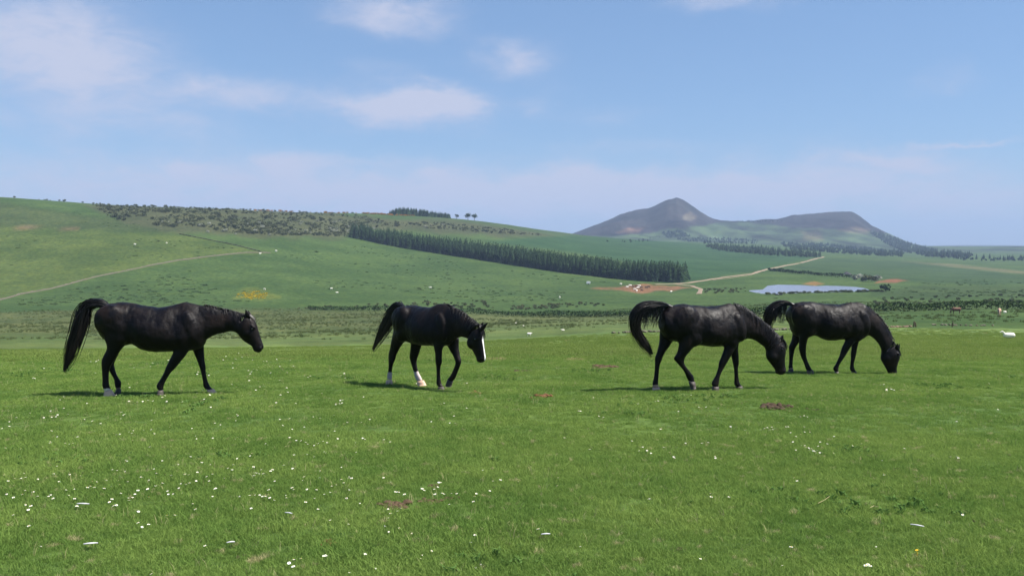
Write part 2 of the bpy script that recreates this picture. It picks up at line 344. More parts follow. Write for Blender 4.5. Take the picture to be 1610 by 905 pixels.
def coat_mat(t):
    tcn = t.n('ShaderNodeTexCoord'); p = tcn.outputs['Object']
    mk = t.n('ShaderNodeVertexColor', layer_name='marking')
    st = t.n('ShaderNodeMapping', ins={0: p}); st.inputs['Scale'].default_value = (1.0, 1.0, 0.35)
    hair = t.noise(st.outputs[0], 90.0, 4.0, 0.7); big = t.noise(p, 5.0, 4.0, 0.6)
    wn = t.m('MULTIPLY', mk.outputs['Alpha'], 1.0)
    black = t.mix(t.ramp(big, 0.35, 0.7), (0.0022, 0.0019, 0.0030, 1), (0.0080, 0.0056, 0.0058, 1))
    black = t.mix(t.m('MULTIPLY', t.ramp(t.noise(p, 2.3, 3.0), 0.55, 0.72), 0.5), black, (0.020, 0.0115, 0.0085, 1))
    col = t.mix(wn, black, mk.outputs[0])
    lie = t.n('ShaderNodeMapping', ins={0: p}); lie.inputs['Scale'].default_value = (0.55, 1.0, 1.0); lie.inputs['Rotation'].default_value = (0, 0.6, 0)
    lock = t.noise(lie.outputs[0], 26.0, 5.0, 0.7)
    bmp = t.n('ShaderNodeBump', ins={'Strength': 0.6, 'Distance': 0.006, 'Height': t.m('ADD', t.m('MULTIPLY', hair, .7), t.m('ADD', t.m('MULTIPLY', lock, 1.6), t.m('MULTIPLY', big, 3.0)))})
    out(t, pbsdf(t, col, t.m('ADD', 0.36, t.m('MULTIPLY', t.ramp(big, .3, .7), 0.26)), 0.165, bmp.outputs[0]))
M['coat'] = mat('black_coat', coat_mat)
def hair_mat(t):
    p = t.n('ShaderNodeTexCoord').outputs['Object']
    tip = t.n('ShaderNodeVertexColor', layer_name='tip')
    col = t.mix(tip.outputs[0], (0.006, 0.005, 0.006, 1), (0.070, 0.050, 0.038, 1))
    out(t, pbsdf(t, col, 0.42, 0.4))
M['hair'] = mat('black_hair', hair_mat)
M['hoof_dark'] = simple('dark_hoof', (0.055, 0.045, 0.04), 0.6, 0.3, 0.3, 20)
M['hoof_pale'] = simple('pale_hoof', (0.56, 0.37, 0.27), 0.6, 0.3, 0.3, 20)
def eye_m(t): out(t, pbsdf(t, (0.006, 0.004, 0.003), 0.08, 0.6))
M['eye'] = mat('horse_eye', eye_m)

# ------------------------------------------------------------------ object helpers
def link(name, me, m=None, parent=None, loc=None):
    o = bpy.data.objects.new(name, me); COL.objects.link(o)
    if m is not None and me is not None and len(me.materials) == 0:
        for mm in (m if isinstance(m, (list, tuple)) else [m]): me.materials.append(mm)
    if parent is not None: o.parent = parent
    if loc is not None: o.location = loc
    return o
def tag(o, label, cat, group=None, kind=None):
    o['label'] = label; o['category'] = cat
    if group: o['group'] = group
    if kind: o['kind'] = kind
    return o
def pyd(name, v, f, smooth=False):
    me = bpy.data.meshes.new(name); me.from_pydata([tuple(map(float, p)) for p in v], [], [tuple(map(int, q)) for q in f]); me.update()
    if smooth: me.polygons.foreach_set('use_smooth', np.ones(len(me.polygons), bool))
    return me
def scatter(name, pts, rz, sc, srcs, vi=None, tilt=None):
    """one stuff object: instances of the source meshes on points"""
    n = len(pts); me = bpy.data.meshes.new(name); me.vertices.add(n); me.vertices.foreach_set('co', np.asarray(pts, np.float32).ravel())
    if vi is None: vi = rng.integers(0, len(srcs), n)
    def at(nm, ty, v): a = me.attributes.new(nm, ty, 'POINT'); a.data.foreach_set('value', v)
    at('rz', 'FLOAT', np.asarray(rz, np.float32)); at('sc', 'FLOAT', np.asarray(sc, np.float32)); at('vi', 'INT', np.asarray(vi, np.int32))
    at('tx', 'FLOAT', np.asarray(tilt if tilt is not None else np.zeros(n), np.float32))
    o = link(name, me); o['kind'] = 'stuff'
    ng = bpy.data.node_groups.new(name + '_scatter', 'GeometryNodeTree')
    ng.interface.new_socket('Geometry', in_out='INPUT', socket_type='NodeSocketGeometry'); ng.interface.new_socket('Geometry', in_out='OUTPUT', socket_type='NodeSocketGeometry')
    N = ng.nodes; L = ng.links
    gi = N.new('NodeGroupInput'); go = N.new('NodeGroupOutput'); jn = N.new('GeometryNodeJoinGeometry'); L.new(jn.outputs[0], go.inputs[0])
    def named(nm, ty): a = N.new('GeometryNodeInputNamedAttribute'); a.data_type = ty; a.inputs[0].default_value = nm; return a.outputs[0]
    cx = N.new('ShaderNodeCombineXYZ'); L.new(named('tx', 'FLOAT'), cx.inputs[0]); L.new(named('rz', 'FLOAT'), cx.inputs[2])
    for k, s in enumerate(srcs):
        oi = N.new('GeometryNodeObjectInfo'); oi.inputs[0].default_value = s
        ip = N.new('GeometryNodeInstanceOnPoints'); L.new(gi.outputs[0], ip.inputs['Points']); L.new(oi.outputs['Geometry'], ip.inputs['Instance'])
        cp = N.new('FunctionNodeCompare'); cp.data_type = 'INT'; cp.operation = 'EQUAL'; L.new(named('vi', 'INT'), cp.inputs[2]); cp.inputs[3].default_value = k
        L.new(cp.outputs[0], ip.inputs['Selection']); L.new(cx.outputs[0], ip.inputs['Rotation']); L.new(named('sc', 'FLOAT'), ip.inputs['Scale'])
        L.new(ip.outputs[0], jn.inputs[0])
    md = o.modifiers.new('scatter', 'NODES'); md.node_group = ng
    return o
def src(name, me, m):
    o = bpy.data.objects.new(name, me)
    for mm in (m if isinstance(m, (list, tuple)) else [m]): me.materials.append(mm)
    return o

# ------------------------------------------------------------------ the ground sheet
th = np.concatenate([np.radians(np.arange(-180, -44, 4.0)), np.radians(np.arange(-44, 44, 0.1)), np.radians(np.arange(44, 180, 4.0))])
rr = np.concatenate([[0.4, 0.8, 1.4], np.exp(np.linspace(math.log(2.0), math.log(12000.0), 430)), np.linspace(2360, 3560, 75)]); rr = np.unique(rr)
TH, RR = np.meshgrid(th, rr); GX = RR * np.sin(TH); GY = RR * np.cos(TH); GZ = height(GX, GY)
nt, nr = len(th), len(rr)
verts = np.stack([GX.ravel(), GY.ravel(), GZ.ravel()], 1)
verts = np.vstack([verts, [[0, 0, hz(0, 0)]]]); ci = len(verts) - 1
ii, jj = np.meshgrid(np.arange(nr - 1), np.arange(nt), indexing='ij'); j2 = (jj + 1) % nt
quads = np.stack([ii * nt + jj, (ii + 1) * nt + jj, (ii + 1) * nt + j2, ii * nt + j2], -1).reshape(-1, 4)
tris = np.array([[ci, j, (j + 1) % nt] for j in range(nt)])
gm = bpy.data.meshes.new('ground'); gm.vertices.add(len(verts)); gm.vertices.foreach_set('co', verts.astype(np.float32).ravel())
nl = quads.size + tris.size; gm.loops.add(nl); gm.loops.foreach_set('vertex_index', np.concatenate([quads.ravel(), tris.ravel()]).astype(np.int32))
gm.polygons.add(len(quads) + len(tris))
gm.polygons.foreach_set('loop_start', np.concatenate([np.arange(len(quads)) * 4, len(quads) * 4 + np.arange(len(tris)) * 3]).astype(np.int32))
gm.polygons.foreach_set('use_smooth', np.ones(len(quads) + len(tris), bool)); gm.update(calc_edges=True); gm.validate()
# ground cover, painted by place: pasture, rough grazing, heather, bare earth
vx, vy, vz = verts.T; PX, PY = project(vx, vy, vz); VR = np.hypot(vx, vy); front = vy > 1
def inpoly(poly, soft=3.0, wob=0.0):
    q = wob * fbm(PX / 23.0, PY / 9.0, 3) if wob else 0
    return np.where(front, 1 - sstep(poly_sd(PX, PY * 1.0, np.array(poly, float)) + q, -soft, soft), 0)
cov = np.tile(np.array([0.062, 0.112, 0.036]), (len(verts), 1)); tex = np.tile(np.array([0.42, 0.06, 0.0]), (len(verts), 1))
def lay(mask, c, tr=None, tg=None):
    global cov, tex
    mk = mask[:, None]; cov = cov * (1 - mk) + np.array(c) * mk
    if tr is not None: tex[:, 0] = tex[:, 0] * (1 - mask) + tr * mask
    if tg is not None: tex[:, 1] = tex[:, 1] * (1 - mask) + tg * mask
edge_px = [(-2500, 549), (0, 549), (300, 546), (560, 543), (700, 538), (800, 533), (900, 527), (1000, 522.5), (1100, 521), (1250, 519), (1400, 515.5), (1500, 517), (1610, 519), (4000, 519)]
edge_d = PY - np.interp(PX, *np.array(edge_px).T)
infield = np.where(front, sstep(edge_d + 5 * fbm(PX / 40, PY / 12, 3), -2.5, 4.0), 1) * (VR < 110)
# 1 mid valley, default.  2 rough grazing just below the field
rough_m = np.where(front & (VR > 30) & (VR < 370), 1, 0) * (1 - infield)
hedge_py = np.interp(PX, [-500, 484, 740, 907, 1000, 1200, 1371, 1500, 1610, 2200], [486, 487, 493, 498, 496, 494, 490, 487, 485, 484])
rough_m = rough_m * sstep(PY, hedge_py - 6, hedge_py + 3)
lay(rough_m, (0.090, 0.118, 0.048), 0.8, 0.45)
lay(rough_m * (1 - sstep(-edge_d, 6, 34)) * (.75 + .5 * fbm(PX / 60, PY / 10, 3)), (0.120, 0.178, 0.066), 0.35, 0.12)
lay(rough_m * sstep(PX, 1150, 1450), (0.058, 0.110, 0.034), 0.25, 0.15)
# 3 fields on the near left hill, yellower
lay(inpoly([(-900, 470), (0, 471), (78, 454), (155, 434), (217, 422), (280, 410), (342, 402), (425, 397), (335, 378), (280, 366), (120, 359), (0, 357), (-900, 350)], 2.0), (0.080, 0.122, 0.034), 0.12, 0.12)
lay(inpoly([(-900, 350), (0, 357), (124, 360), (280, 367), (240, 352), (130, 338), (0, 318), (-900, 290)], 2.5), (0.062, 0.095, 0.036), 0.5, 0.15)
# 4 scrubby hill
lay(inpoly([(130, 322), (200, 352), (285, 366), (420, 374), (545, 374), (560, 362), (700, 366), (800, 372), (880, 374), (860, 362), (760, 346), (620, 344), (540, 336), (400, 326), (250, 322)], 4.0, 6.0), (0.074, 0.088, 0.046), 0.9, 0.4)
lay(inpoly([(730, 340), (900, 362), (1000, 372), (880, 371), (780, 356), (700, 344)], 2.0), (0.060, 0.100, 0.040), 0.1, 0.1)
# 5 cool green field behind the plantation
lay(inpoly([(820, 375), (900, 370), (1000, 375), (1110, 384), (1290, 402), (1200, 424), (1080, 442), (1060, 425), (900, 396), (760, 380)], 2.5), (0.036, 0.088, 0.036), 0.1, 0.0)
# valley floor tints
lay(inpoly([(1210, 424), (1300, 405), (1440, 412), (1610, 432), (1900, 440), (1900, 452), (1500, 446), (1350, 436)], 3, 3), (0.045, 0.088, 0.036), 0.3, 0.1)
lay(inpoly([(1370, 462), (1450, 448), (1610, 450), (2200, 455), (2200, 470), (1610, 466), (1450, 468)], 4, 4), (0.048, 0.086, 0.030), 0.5, 0.1)
lay(inpoly([(1418, 411), (1500, 415), (1610, 426), (2000, 440), (2000, 446), (1610, 431), (1500, 420)], 1.5), (0.13, 0.14, 0.08))
lay(inpoly([(0, 355.5), (124, 358.5), (130, 361), (0, 358.5)], 1.0), (0.16, 0.13, 0.08))
# bare red earth
lay(inpoly([(929, 453), (979, 449.5), (1011, 446.5), (1060, 449), (1090, 451.5), (1060, 456), (1038, 458), (1009, 461.5), (985, 457.5), (950, 455)], 1.5, 3.0), (0.24, 0.13, 0.085), 0.0, 0.0)
lay(inpoly([(1380, 441), (1410, 438.5), (1428, 441), (1405, 443.5), (1375, 445)], 1.2, 2.0), (0.24, 0.11, 0.07))
lay(inpoly([(1262, 446), (1280, 442), (1296, 446), (1280, 449)], 1.2, 1.0), (0.20, 0.13, 0.06))
lay(inpoly([(365, 470), (375, 458), (400, 453), (425, 459), (440, 466), (410, 472)], 2.5, 6.0) * 0.35, (0.16, 0.17, 0.03), 0.2, 0.0)
# 6 far hills: heather tops, green skirts, screes
far = np.where(front & (vy > 2250), 1.0, 0.0)
lay(far, (0.055, 0.090, 0.045), 0.2, 0.1)
skirt = np.interp(PX, [880, 940, 1000, 1060, 1110, 1150, 1200, 1260, 1300, 1340, 1400, 1460], [372, 371, 369, 360, 356, 349, 352, 360, 361, 362, 366, 386])
lay(far * sstep(skirt - PY + 5 * fbm(PX / 16, PY / 6, 3), -2, 2) * (vy < 4600), (0.026, 0.024, 0.029), 0.4, 0.05)
lay(far * inpoly([(970, 366), (990, 357), (1012, 358), (1005, 366)], 3, 4) * 0.4, (0.24, 0.13, 0.10))
lay(far * inpoly([(1070, 345), (1085, 335), (1100, 342), (1085, 347)], 2.5, 6) * 0.4, (0.22, 0.18, 0.15))
lay(far * inpoly([(1320, 363), (1345, 358), (1368, 361), (1362, 367), (1335, 366)], 2.5, 6) * 0.4, (0.25, 0.19, 0.15))
lay(far * inpoly([(1260, 362), (1290, 362), (1295, 376), (1262, 378)], 4, 4) * 0.35, (0.20, 0.13, 0.10))
hn = fbm(vx / 70.0, vy / 110.0, 5); cov *= np.where((far > 0) & (vy < 5000), np.clip(1 + 1.5 * hn, .3, 2.4), 1)[:, None]
# 7 the horses' field: short turf
cov *= np.where(infield[:, None] > .5, 1, .66) * np.where(infield[:, None] > .5, [1, 1, 1], [1.03, 1.0, .86])
lay(infield, (0.066, 0.112, 0.026), 0.0, 0.06)
lay(infield * sstep(VR, 16, 34), (0.125, 0.175, 0.045), 0.08, 0.10)
lay(infield * (1 - sstep(edge_d, 0, 13)) * .85, (0.092, 0.140, 0.050), 0.2, 0.1)
tex[:, 2] = np.clip(infield * (1 - sstep(VR, 30, 70)), 0, 1)
for nm, arr in (('cover', cov), ('texture', tex)):
    a = gm.color_attributes.new(nm, 'FLOAT_COLOR', 'POINT'); a.data.foreach_set('color', np.hstack([arr, np.ones((len(verts), 1))]).astype(np.float32).ravel())
g = link('ground', gm, M['ground']); g['kind'] = 'structure'; g['label'] = 'rolling green pasture falling to a valley'

# lake
lm = pyd('lake', [(p[0], p[1], 0) for p in LAKE], [list(range(len(LAKE)))]);
lo = link('lake', lm, M['water'], loc=(0, 0, LAKE_Z)); lo['kind'] = 'structure'; lo['label'] = 'small pale blue lake on the valley floor'

def path_on_ground(pxs, step):
    P = [hit(*p) for p in pxs]; outp = []
    for a, b in zip(P[:-1], P[1:]):
        n = max(1, int((b - a).length / step))
        for k in range(n):
            q = a.lerp(b, k / n); outp.append(Vector((q.x, q.y, hz(q.x, q.y))))
    outp.append(P[-1]); return outp
def strip(name, pxs, wd, lift, m):
    P = path_on_ground(pxs, 4.0); v = []; f = []
    for i, p in enumerate(P):
        t = (P[min(i + 1, len(P) - 1)] - P[max(i - 1, 0)]); t.z = 0; t.normalize(); nrm = Vector((-t.y, t.x, 0))
        ww = wd * (1 + 0.35 * fbm(np.array([i * 0.23]), np.array([wd]), 3)[0])
        for s in (-1, -0.5, 0, 0.5, 1):
            q = p + nrm * s * ww; v.append((q.x, q.y, hz(q.x, q.y) + lift - 0.25 * max(0, abs(s) - 0.5)))
        if i:
            b = (i - 1) * 5
            for k in range(4): f.append((b + k, b + k + 1, b + k + 6, b + k + 5))
    o = link(name, pyd(name, v, f, True), m); o['kind'] = 'structure'; return o
t1 = strip('track', [(1295, 403.6), (1275, 408.8), (1259, 413.3), (1229, 418.7), (1203, 424), (1185, 429.6), (1160, 433), (1136, 436), (1100, 441.8), (1082, 444.5), (1060, 446), (1029, 446.5)], 2.2, 0.15, M['track'])
t1['label'] = 'pale earth farm track climbing across the valley fields'
t2 = strip('track', [(1064, 446.5), (1088, 449), (1102, 454.5), (1099, 462)], 1.4, 0.14, M['track']); t2['label'] = 'short pale spur of earth track below the plantation'
# second wheel line of the track
t3 = strip('track', [(1203, 424.6), (1180, 432), (1150, 436.5), (1120, 440)], 0.8, 0.16, M['track']); t3['label'] = 'second wheel line beside the pale farm track'

# ------------------------------------------------------------------ plants: source meshes
def blade_tuft(n, rad, h0, h1, wd, lean, seed):
    r = np.random.default_rng(seed); v = []; f = []
    for k in range(n):
        a = r.random() * 2 * math.pi; rr_ = rad * math.sqrt(r.random()); x, y = rr_ * math.cos(a), rr_ * math.sin(a)
        h = h0 + (h1 - h0) * r.random() ** 1.5; d = r.random() * 2 * math.pi; ln = lean * h * (0.3 + r.random()); fx, fy = math.cos(d), math.sin(d)
        b = r.random() * 2 * math.pi; sx, sy = math.cos(b) * wd / 2, math.sin(b) * wd / 2; i = len(v)
        v += [(x - sx, y - sy, -0.01), (x + sx, y + sy, -0.01), (x + fx * ln * .35 - sx * .8, y + fy * ln * .35 - sy * .8, h * .6), (x + fx * ln * .35 + sx * .8, y + fy * ln * .35 + sy * .8, h * .6), (x + fx * ln, y + fy * ln, h)]
        f += [(i, i + 1, i + 3, i + 2), (i + 2, i + 3, i + 4)]
    return pyd('tuft', v, f)
tufts = [src('turf_tuft', blade_tuft(70, 0.085, 0.012, 0.040, 0.0036, 1.1, s), M['grass']) for s in range(4)]
tufts += [src('tall_tuft', blade_tuft(22, 0.05, 0.03, 0.10, 0.0040, 0.7, 11), M['grass'])]
coarse = [src('coarse_tuft', blade_tuft(60, 0.19, 0.025, 0.065, 0.010, 0.9, s), M['grass_dry']) for s in (21, 22)]
rushes = [src('rush_tuft', blade_tuft(40, 0.22, 0.10, 0.32, 0.018, 0.6, s), M['rush']) for s in (31, 32)]
def leaf_blob(n, rx_, rz_, ls, seed, base=0.0, lobes=5):
    """bush or crown: leaf clumps spread through several uneven lobes"""
    r = np.random.default_rng(seed); v = []; f = []
    L = [(r.normal(0, .42, 3) * (rx_, rx_, rz_ * .55), .5 + .4 * r.random()) for _ in range(lobes)]
    for k in range(n):
        c, s = L[r.integers(lobes)]; d = r.normal(size=3); d /= np.linalg.norm(d); rad = (0.55 + 0.5 * r.random()) * s
        p = c + d * (rx_, rx_, rz_ * .7) * rad; p[2] = max(p[2], -rz_ * .95) + base + rz_
        q = r.normal(size=3) + d * 1.2; q /= np.linalg.norm(q); a = np.cross(q, r.normal(size=3)); a /= np.linalg.norm(a); b = np.cross(q, a)
        e = ls * (0.6 + 0.8 * r.random()); i = len(v)
        v += [p + a * e, p + b * e * .7, p - a * e, p - b * e * .7 + q * e * .3]; f.append((i, i + 1, i + 2, i + 3))
    return pyd('leaves', v, f)
def conifer_crown(h, rad, seed):
    r = np.random.default_rng(seed); v = []; f = []; z = 0.06 * h; 
    while z < h * 0.985:
        fr = 1 - z / h; R = rad * (fr ** 0.62) * (0.85 + 0.3 * r.random()); n = max(5, int(13 * fr ** 0.5))
        for k in range(n):
            a = 2 * math.pi * (k + r.random() * .8) / n; L = R * (0.7 + 0.45 * r.random()); wdt = L * 0.34 + 0.12; dr = L * (0.18 + 0.22 * r.random())
            c, s = math.cos(a), math.sin(a); i = len(v)
            v += [(0, 0, z + 0.25), (c * L * .55 - s * wdt, s * L * .55 + c * wdt, z - dr * .45), (c * L, s * L, z - dr), (c * L * .55 + s * wdt, s * L * .55 - c * wdt, z - dr * .45), (c * L * .5, s * L * .5, z + 0.22 * L)]
            f += [(i, i + 1, i + 4), (i + 1, i + 2, i + 4), (i + 2, i + 3, i + 4), (i + 3, i, i + 4)]
        z += h * (0.055 + 0.02 * r.random())
    i = len(v); v += [(0.3, 0, h * .93), (-.2, .25, h * .93), (-.2, -.25, h * .93), (0, 0, h * 1.0)]; f += [(i, i + 1, i + 3), (i + 1, i + 2, i + 3), (i + 2, i, i + 3)]
    return pyd('conifer_crown', v, f)
def tube(P, R, n=7):
    v = []; f = []
    for k, (p, r_) in enumerate(zip(P, R)):
        for j in range(n): a = 2 * math.pi * j / n; v.append((p[0] + r_ * math.cos(a), p[1] + r_ * math.sin(a), p[2]))
        if k:
            for j in range(n): f.append(((k - 1) * n + j, (k - 1) * n + (j + 1) % n, k * n + (j + 1) % n, k * n + j))
    f.append(tuple(range((len(P) - 1) * n, len(P) * n))); return v, f
crowns = [conifer_crown(13.0, 3.5, s) for s in (1, 2, 3, 4)]
for c in crowns: c.materials.append(M['conifer'])
trunk_me = pyd('conifer_trunk', *tube([(0, 0, -0.6), (0, 0, 4), (0.05, 0, 9), (0, 0, 13)], [0.22, 0.18, 0.10, 0.03])); trunk_me.materials.append(M['bark'])
con_src = [src('conifer_src', conifer_crown(13.2, 3.7, s), M['conifer']) for s in (5, 6, 7)]
far_src = [src('far_conifer', conifer_crown(14.0, 3.4, s), M['farwood']) for s in (8, 9)] + [src('far_broadleaf', leaf_blob(70, 4.2, 4.6, 1.5, 10), M['farwood'])]
bush_src = [src('bush', leaf_blob(130, 1.5, 1.1, 0.42, s), M['scrub']) for s in (41, 42, 43)]
blos_src = [src('blossom_bush', leaf_blob(120, 1.5, 1.3, 0.36, 51), M['blossom'])]
gorse_src = [src('gorse_bush', leaf_blob(110, 1.4, 0.8, 0.36, s), M['gorse']) for s in (61, 62)]

def in_px_poly(n, poly, Ylo=2.5):
    """random points on the ground inside an outline given on the photo"""
    P = np.array(poly, float); lo_, hi_ = P.min(0), P.max(0); res = np.zeros((0, 2))
    while len(res) < n:
        q = lo_ + (hi_ - lo_) * rng.random((n * 2, 2)); res = np.vstack([res, q[poly_sd(q[:, 0], q[:, 1], P) < 0]])
    return hit_many(res[:n])

# near turf: density falls with distance, only where the photograph looks
def turf(n, y0, y1, a=0.72):
    u = rng.random(n); Y = np.sqrt(y0 ** 2 + u * (y1 ** 2 - y0 ** 2)); X = (rng.random(n) * 2 - 1) * a * Y
    return X, Y
X1, Y1 = turf(30000, 3.6, 9.5); X2, Y2 = turf(50000, 9.5, 22.0)
tx_, ty_ = np.concatenate([X1, X2]), np.concatenate([Y1, Y2])
keep = rng.random(len(tx_)) < 0.80 + 0.5 * fbm(tx_ / 0.9, ty_ / 0.9, 3); tx_, ty_ = tx_[keep], ty_[keep]
clump = fbm(tx_ / 0.7 + 5, ty_ / 0.7, 3)
sc_ = np.clip(0.92 + 0.6 * clump + 0.2 * rng.normal(size=len(tx_)), 0.5, 1.9)
vi_ = np.where(rng.random(len(tx_)) < 0.025, 4, rng.integers(0, 4, len(tx_)))
o = scatter('grass', np.stack([tx_, ty_, height(tx_, ty_)], 1), rng.random(len(tx_)) * 6.28, sc_, tufts, vi_)
o['label'] = 'short grazed turf in front of the horses'
X3, Y3 = turf(60000, 20.0, 80.0); z3 = height(X3, Y3); px3, py3 = project(X3, Y3, z3)
ok = (py3 > np.interp(px3, *np.array(edge_px).T) + 12.0 * rng.random(len(X3)) ** 1.5) & (rng.random(len(X3)) < np.clip(30.0 / Y3, 0.25, 1)); X3, Y3, z3 = X3[ok], Y3[ok], z3[ok]
o = scatter('grass', np.stack([X3, Y3, z3], 1), rng.random(len(X3)) * 6.28, 0.8 + 0.5 * rng.random(len(X3)), coarse); o['label'] = 'sunlit turf of the same field behind the horses'
wd_src = [src('weed_rosette', blade_tuft(12, 0.035, 0.01, 0.03, 0.014, 2.2, s_), M['weed']) for s_ in (201, 202)]
X5, Y5 = turf(9000, 3.8, 20.0); ok = fbm(X5 / 1.6 + 3, Y5 / 1.6, 3) > 0.33; X5, Y5 = X5[ok], Y5[ok]
o = scatter('weeds', np.stack([X5, Y5, height(X5, Y5) + .012], 1), rng.random(len(X5)) * 6.28, 0.7 + 0.9 * rng.random(len(X5)), wd_src); o['label'] = 'low broad leaved weeds among the turf'
st_src = [src('dead_stem', blade_tuft(3, 0.02, 0.04, 0.13, 0.0022, 0.9, s_), M['straw']) for s_ in (211, 212, 213)]
X6, Y6 = turf(7000, 3.8, 30.0); ok = fbm(X6 / 2.1 + 31, Y6 / 2.1, 3) > -0.05; X6, Y6 = X6[ok], Y6[ok]
o = scatter('dead_grass', np.stack([X6, Y6, height(X6, Y6)], 1), rng.random(len(X6)) * 6.28, 0.6 + 0.9 * rng.random(len(X6)), st_src); o['label'] = 'thin bleached grass stems standing in the turf'
X4, Y4 = turf(60000, 40.0, 340.0); z4 = height(X4, Y4); px4, py4 = project(X4, Y4, z4)
ok = (py4 < np.interp(px4, *np.array(edge_px).T) - 14 * rng.random(len(X4)) - 9) & ((rng.random(len(X4)) < .25 + 1.1 * fbm(X4 / 14.0, Y4 / 14.0, 4))); X4, Y4, z4 = X4[ok], Y4[ok], z4[ok]
o = scatter('rushes', np.stack([X4, Y4, z4], 1), rng.random(len(X4)) * 6.28, 0.7 + 1.2 * rng.random(len(X4)), rushes); o['label'] = 'scattered rush tussocks on the rough grazing below the field'
def wide(o_):
    for v_ in o_.data.vertices: v_.co.x *= 2.4
    return o_
tus = [wide(src('tussock', leaf_blob(44, 0.55, 0.22, 0.22, s_, lobes=4), M['tussock'])) for s_ in (91, 92)]
p = np.vstack([in_px_poly(3200, [(0, 480), (200, 430), (420, 405), (560, 385), (800, 425), (1000, 450), (960, 470), (480, 484)]), in_px_poly(350, [(0, 465), (200, 420), (400, 392), (290, 375), (0, 368)]),
               in_px_poly(500, [(0, 352), (260, 362), (130, 335), (0, 316)]), in_px_poly(500, [(1110, 470), (1400, 462), (1610, 455), (1610, 478), (1100, 486)]), in_px_poly(350, [(1400, 446), (1610, 436), (1610, 460), (1380, 460)])])
p = p[rng.random(len(p)) < 0.35 + 2.4 * fbm(p[:, 0] / 60.0, p[:, 1] / 60.0, 3)]
o = scatter('tussocks', p, rng.normal(0, .35, len(p)), 0.28 + 0.75 * rng.random(len(p)) ** 2.5, tus); o['label'] = 'dark grass tussocks dotted over the hillside pasture'
# ------------------------------------------------------------------ plantation
edge = [(552, 373.5), (575, 378), (600, 383.5), (627, 388.5), (670, 395.5), (714, 402), (760, 409), (800, 415.5), (850, 423), (899, 430), (940, 434.5), (979, 438.8), (1020, 442), (1050, 443.3), (1074, 443.8)]
base = path_on_ground(edge, 1.0); L_ = np.cumsum([0] + [(b - a).length for a, b in zip(base[:-1], base[1:])])
s_ = 0.0; front_pts = []
while s_ < L_[-1]:
    i = int(np.searchsorted(L_, s_)); front_pts.append(base[min(i, len(base) - 1)]); s_ += 3.6 + 1.0 * random.random()
for k, p in enumerate(front_pts):
    sc = 0.86 + 0.2 * random.random()
    e = link('conifer_tree', None, loc=(p.x + random.uniform(-.8, .8), p.y + random.uniform(-.6, 1.2), 0)); e.location.z = hz(e.location.x, e.location.y) - 0.2
    e.scale = (sc * random.uniform(.9, 1.1), sc, sc); e.rotation_euler = (0, 0, random.random() * 6.28)
    third = 3 * k // len(front_pts)
    if k == 0: tag(e, 'first conifer at the upper left end of the long dark plantation', 'tree', 'conifers along the front edge of the plantation')
    elif k == len(front_pts) - 1: tag(e, 'last conifer at the lower right end of the plantation, nearest the track', 'tree', 'conifers along the front edge of the plantation')
    else: tag(e, 'dark conifer in the front row of the long plantation, ' + ('its upper left third', 'its middle third', 'its lower right third')[third], 'tree', 'front row conifers in ' + ('the upper left third', 'the middle third', 'the lower right third')[third])
    link('crown', crowns[k % 4], parent=e); link('trunk', trunk_me, parent=e)
pts = []
bx_ = np.array([[p.x, p.y] for p in base])
for s_ in np.arange(0, L_[-1], 4.0):
    i = min(int(np.searchsorted(L_, s_)), len(base) - 2); p = base[i]; t = (base[i + 1] - base[i]); t.z = 0; t.normalize(); nb = Vector((-t.y, t.x, 0))
    if nb.y < 0: nb = -nb
    for row in range(1, 9):
        q = p + nb * (row * 4.8 + random.uniform(-1.2, 1.2)) + t * random.uniform(-2, 2); pts.append((q.x, q.y, hz(q.x, q.y) - .2))
pts = np.array(pts)
o = scatter('forest', pts, rng.random(len(pts)) * 6.28, 0.88 + 0.2 * rng.random(len(pts)), con_src); o['label'] = 'packed inner rows of the long conifer plantation'
# woods on the far hills and the ridge
def wood(nm, poly, n, label, s0=1.0, srcs=None):
    n = int(n * 1.3); p = in_px_poly(n, poly); srcs = srcs or far_src
    oo = scatter(nm, p - np.array([0, 0, .4]), rng.random(n) * 6.28, s0 * (0.45 + 0.38 * rng.random(n)), srcs); oo['label'] = label
wood('forest', [(1110, 388), (1180, 391), (1250, 397), (1295, 402), (1285, 405), (1200, 401), (1130, 394)], 260, 'long belt of trees beyond the top of the farm track', 1.0)
wood('forest', [(1225, 382), (1290, 384), (1360, 391), (1420, 397), (1418, 404), (1340, 400), (1240, 392)], 420, 'dark belt of trees below the flat-topped hill', 1.15)
wood('forest', [(1366, 365), (1385, 367), (1410, 375), (1440, 387), (1480, 396), (1530, 402), (1520, 407), (1460, 404), (1420, 396), (1390, 382)], 480, 'wood running down the right slope of the flat-topped hill', 1.3)
wood('forest', [(1040, 366), (1070, 363), (1085, 372), (1050, 375)], 120, 'patch of wood at the foot of the peaked hill', 1.1)
wood('forest', [(1060, 376), (1120, 374), (1190, 378), (1195, 384), (1100, 383)], 150, 'thin line of trees between the two hills', 1.0)
wood('forest', [(1160, 348.5), (1230, 346), (1232, 348), (1160, 350)], 60, 'trees dotted along the saddle between the hills', 0.8)
wood('forest', [(1500, 406), (1610, 406), (1800, 408), (1800, 411), (1520, 410)], 90, 'faint tree belt on the far hazy plain', 1.0)
wood('forest', [(1030, 371), (1045, 372), (1020, 381), (935, 380), (1000, 378)], 26, 'few small trees on the crest of the cool green field', 0.55)
def skyline(n, x0, x1, b0, b1): return np.array([tuple(crest(random.uniform(x0, x1), random.uniform(b0, b1))) for _ in range(n)])
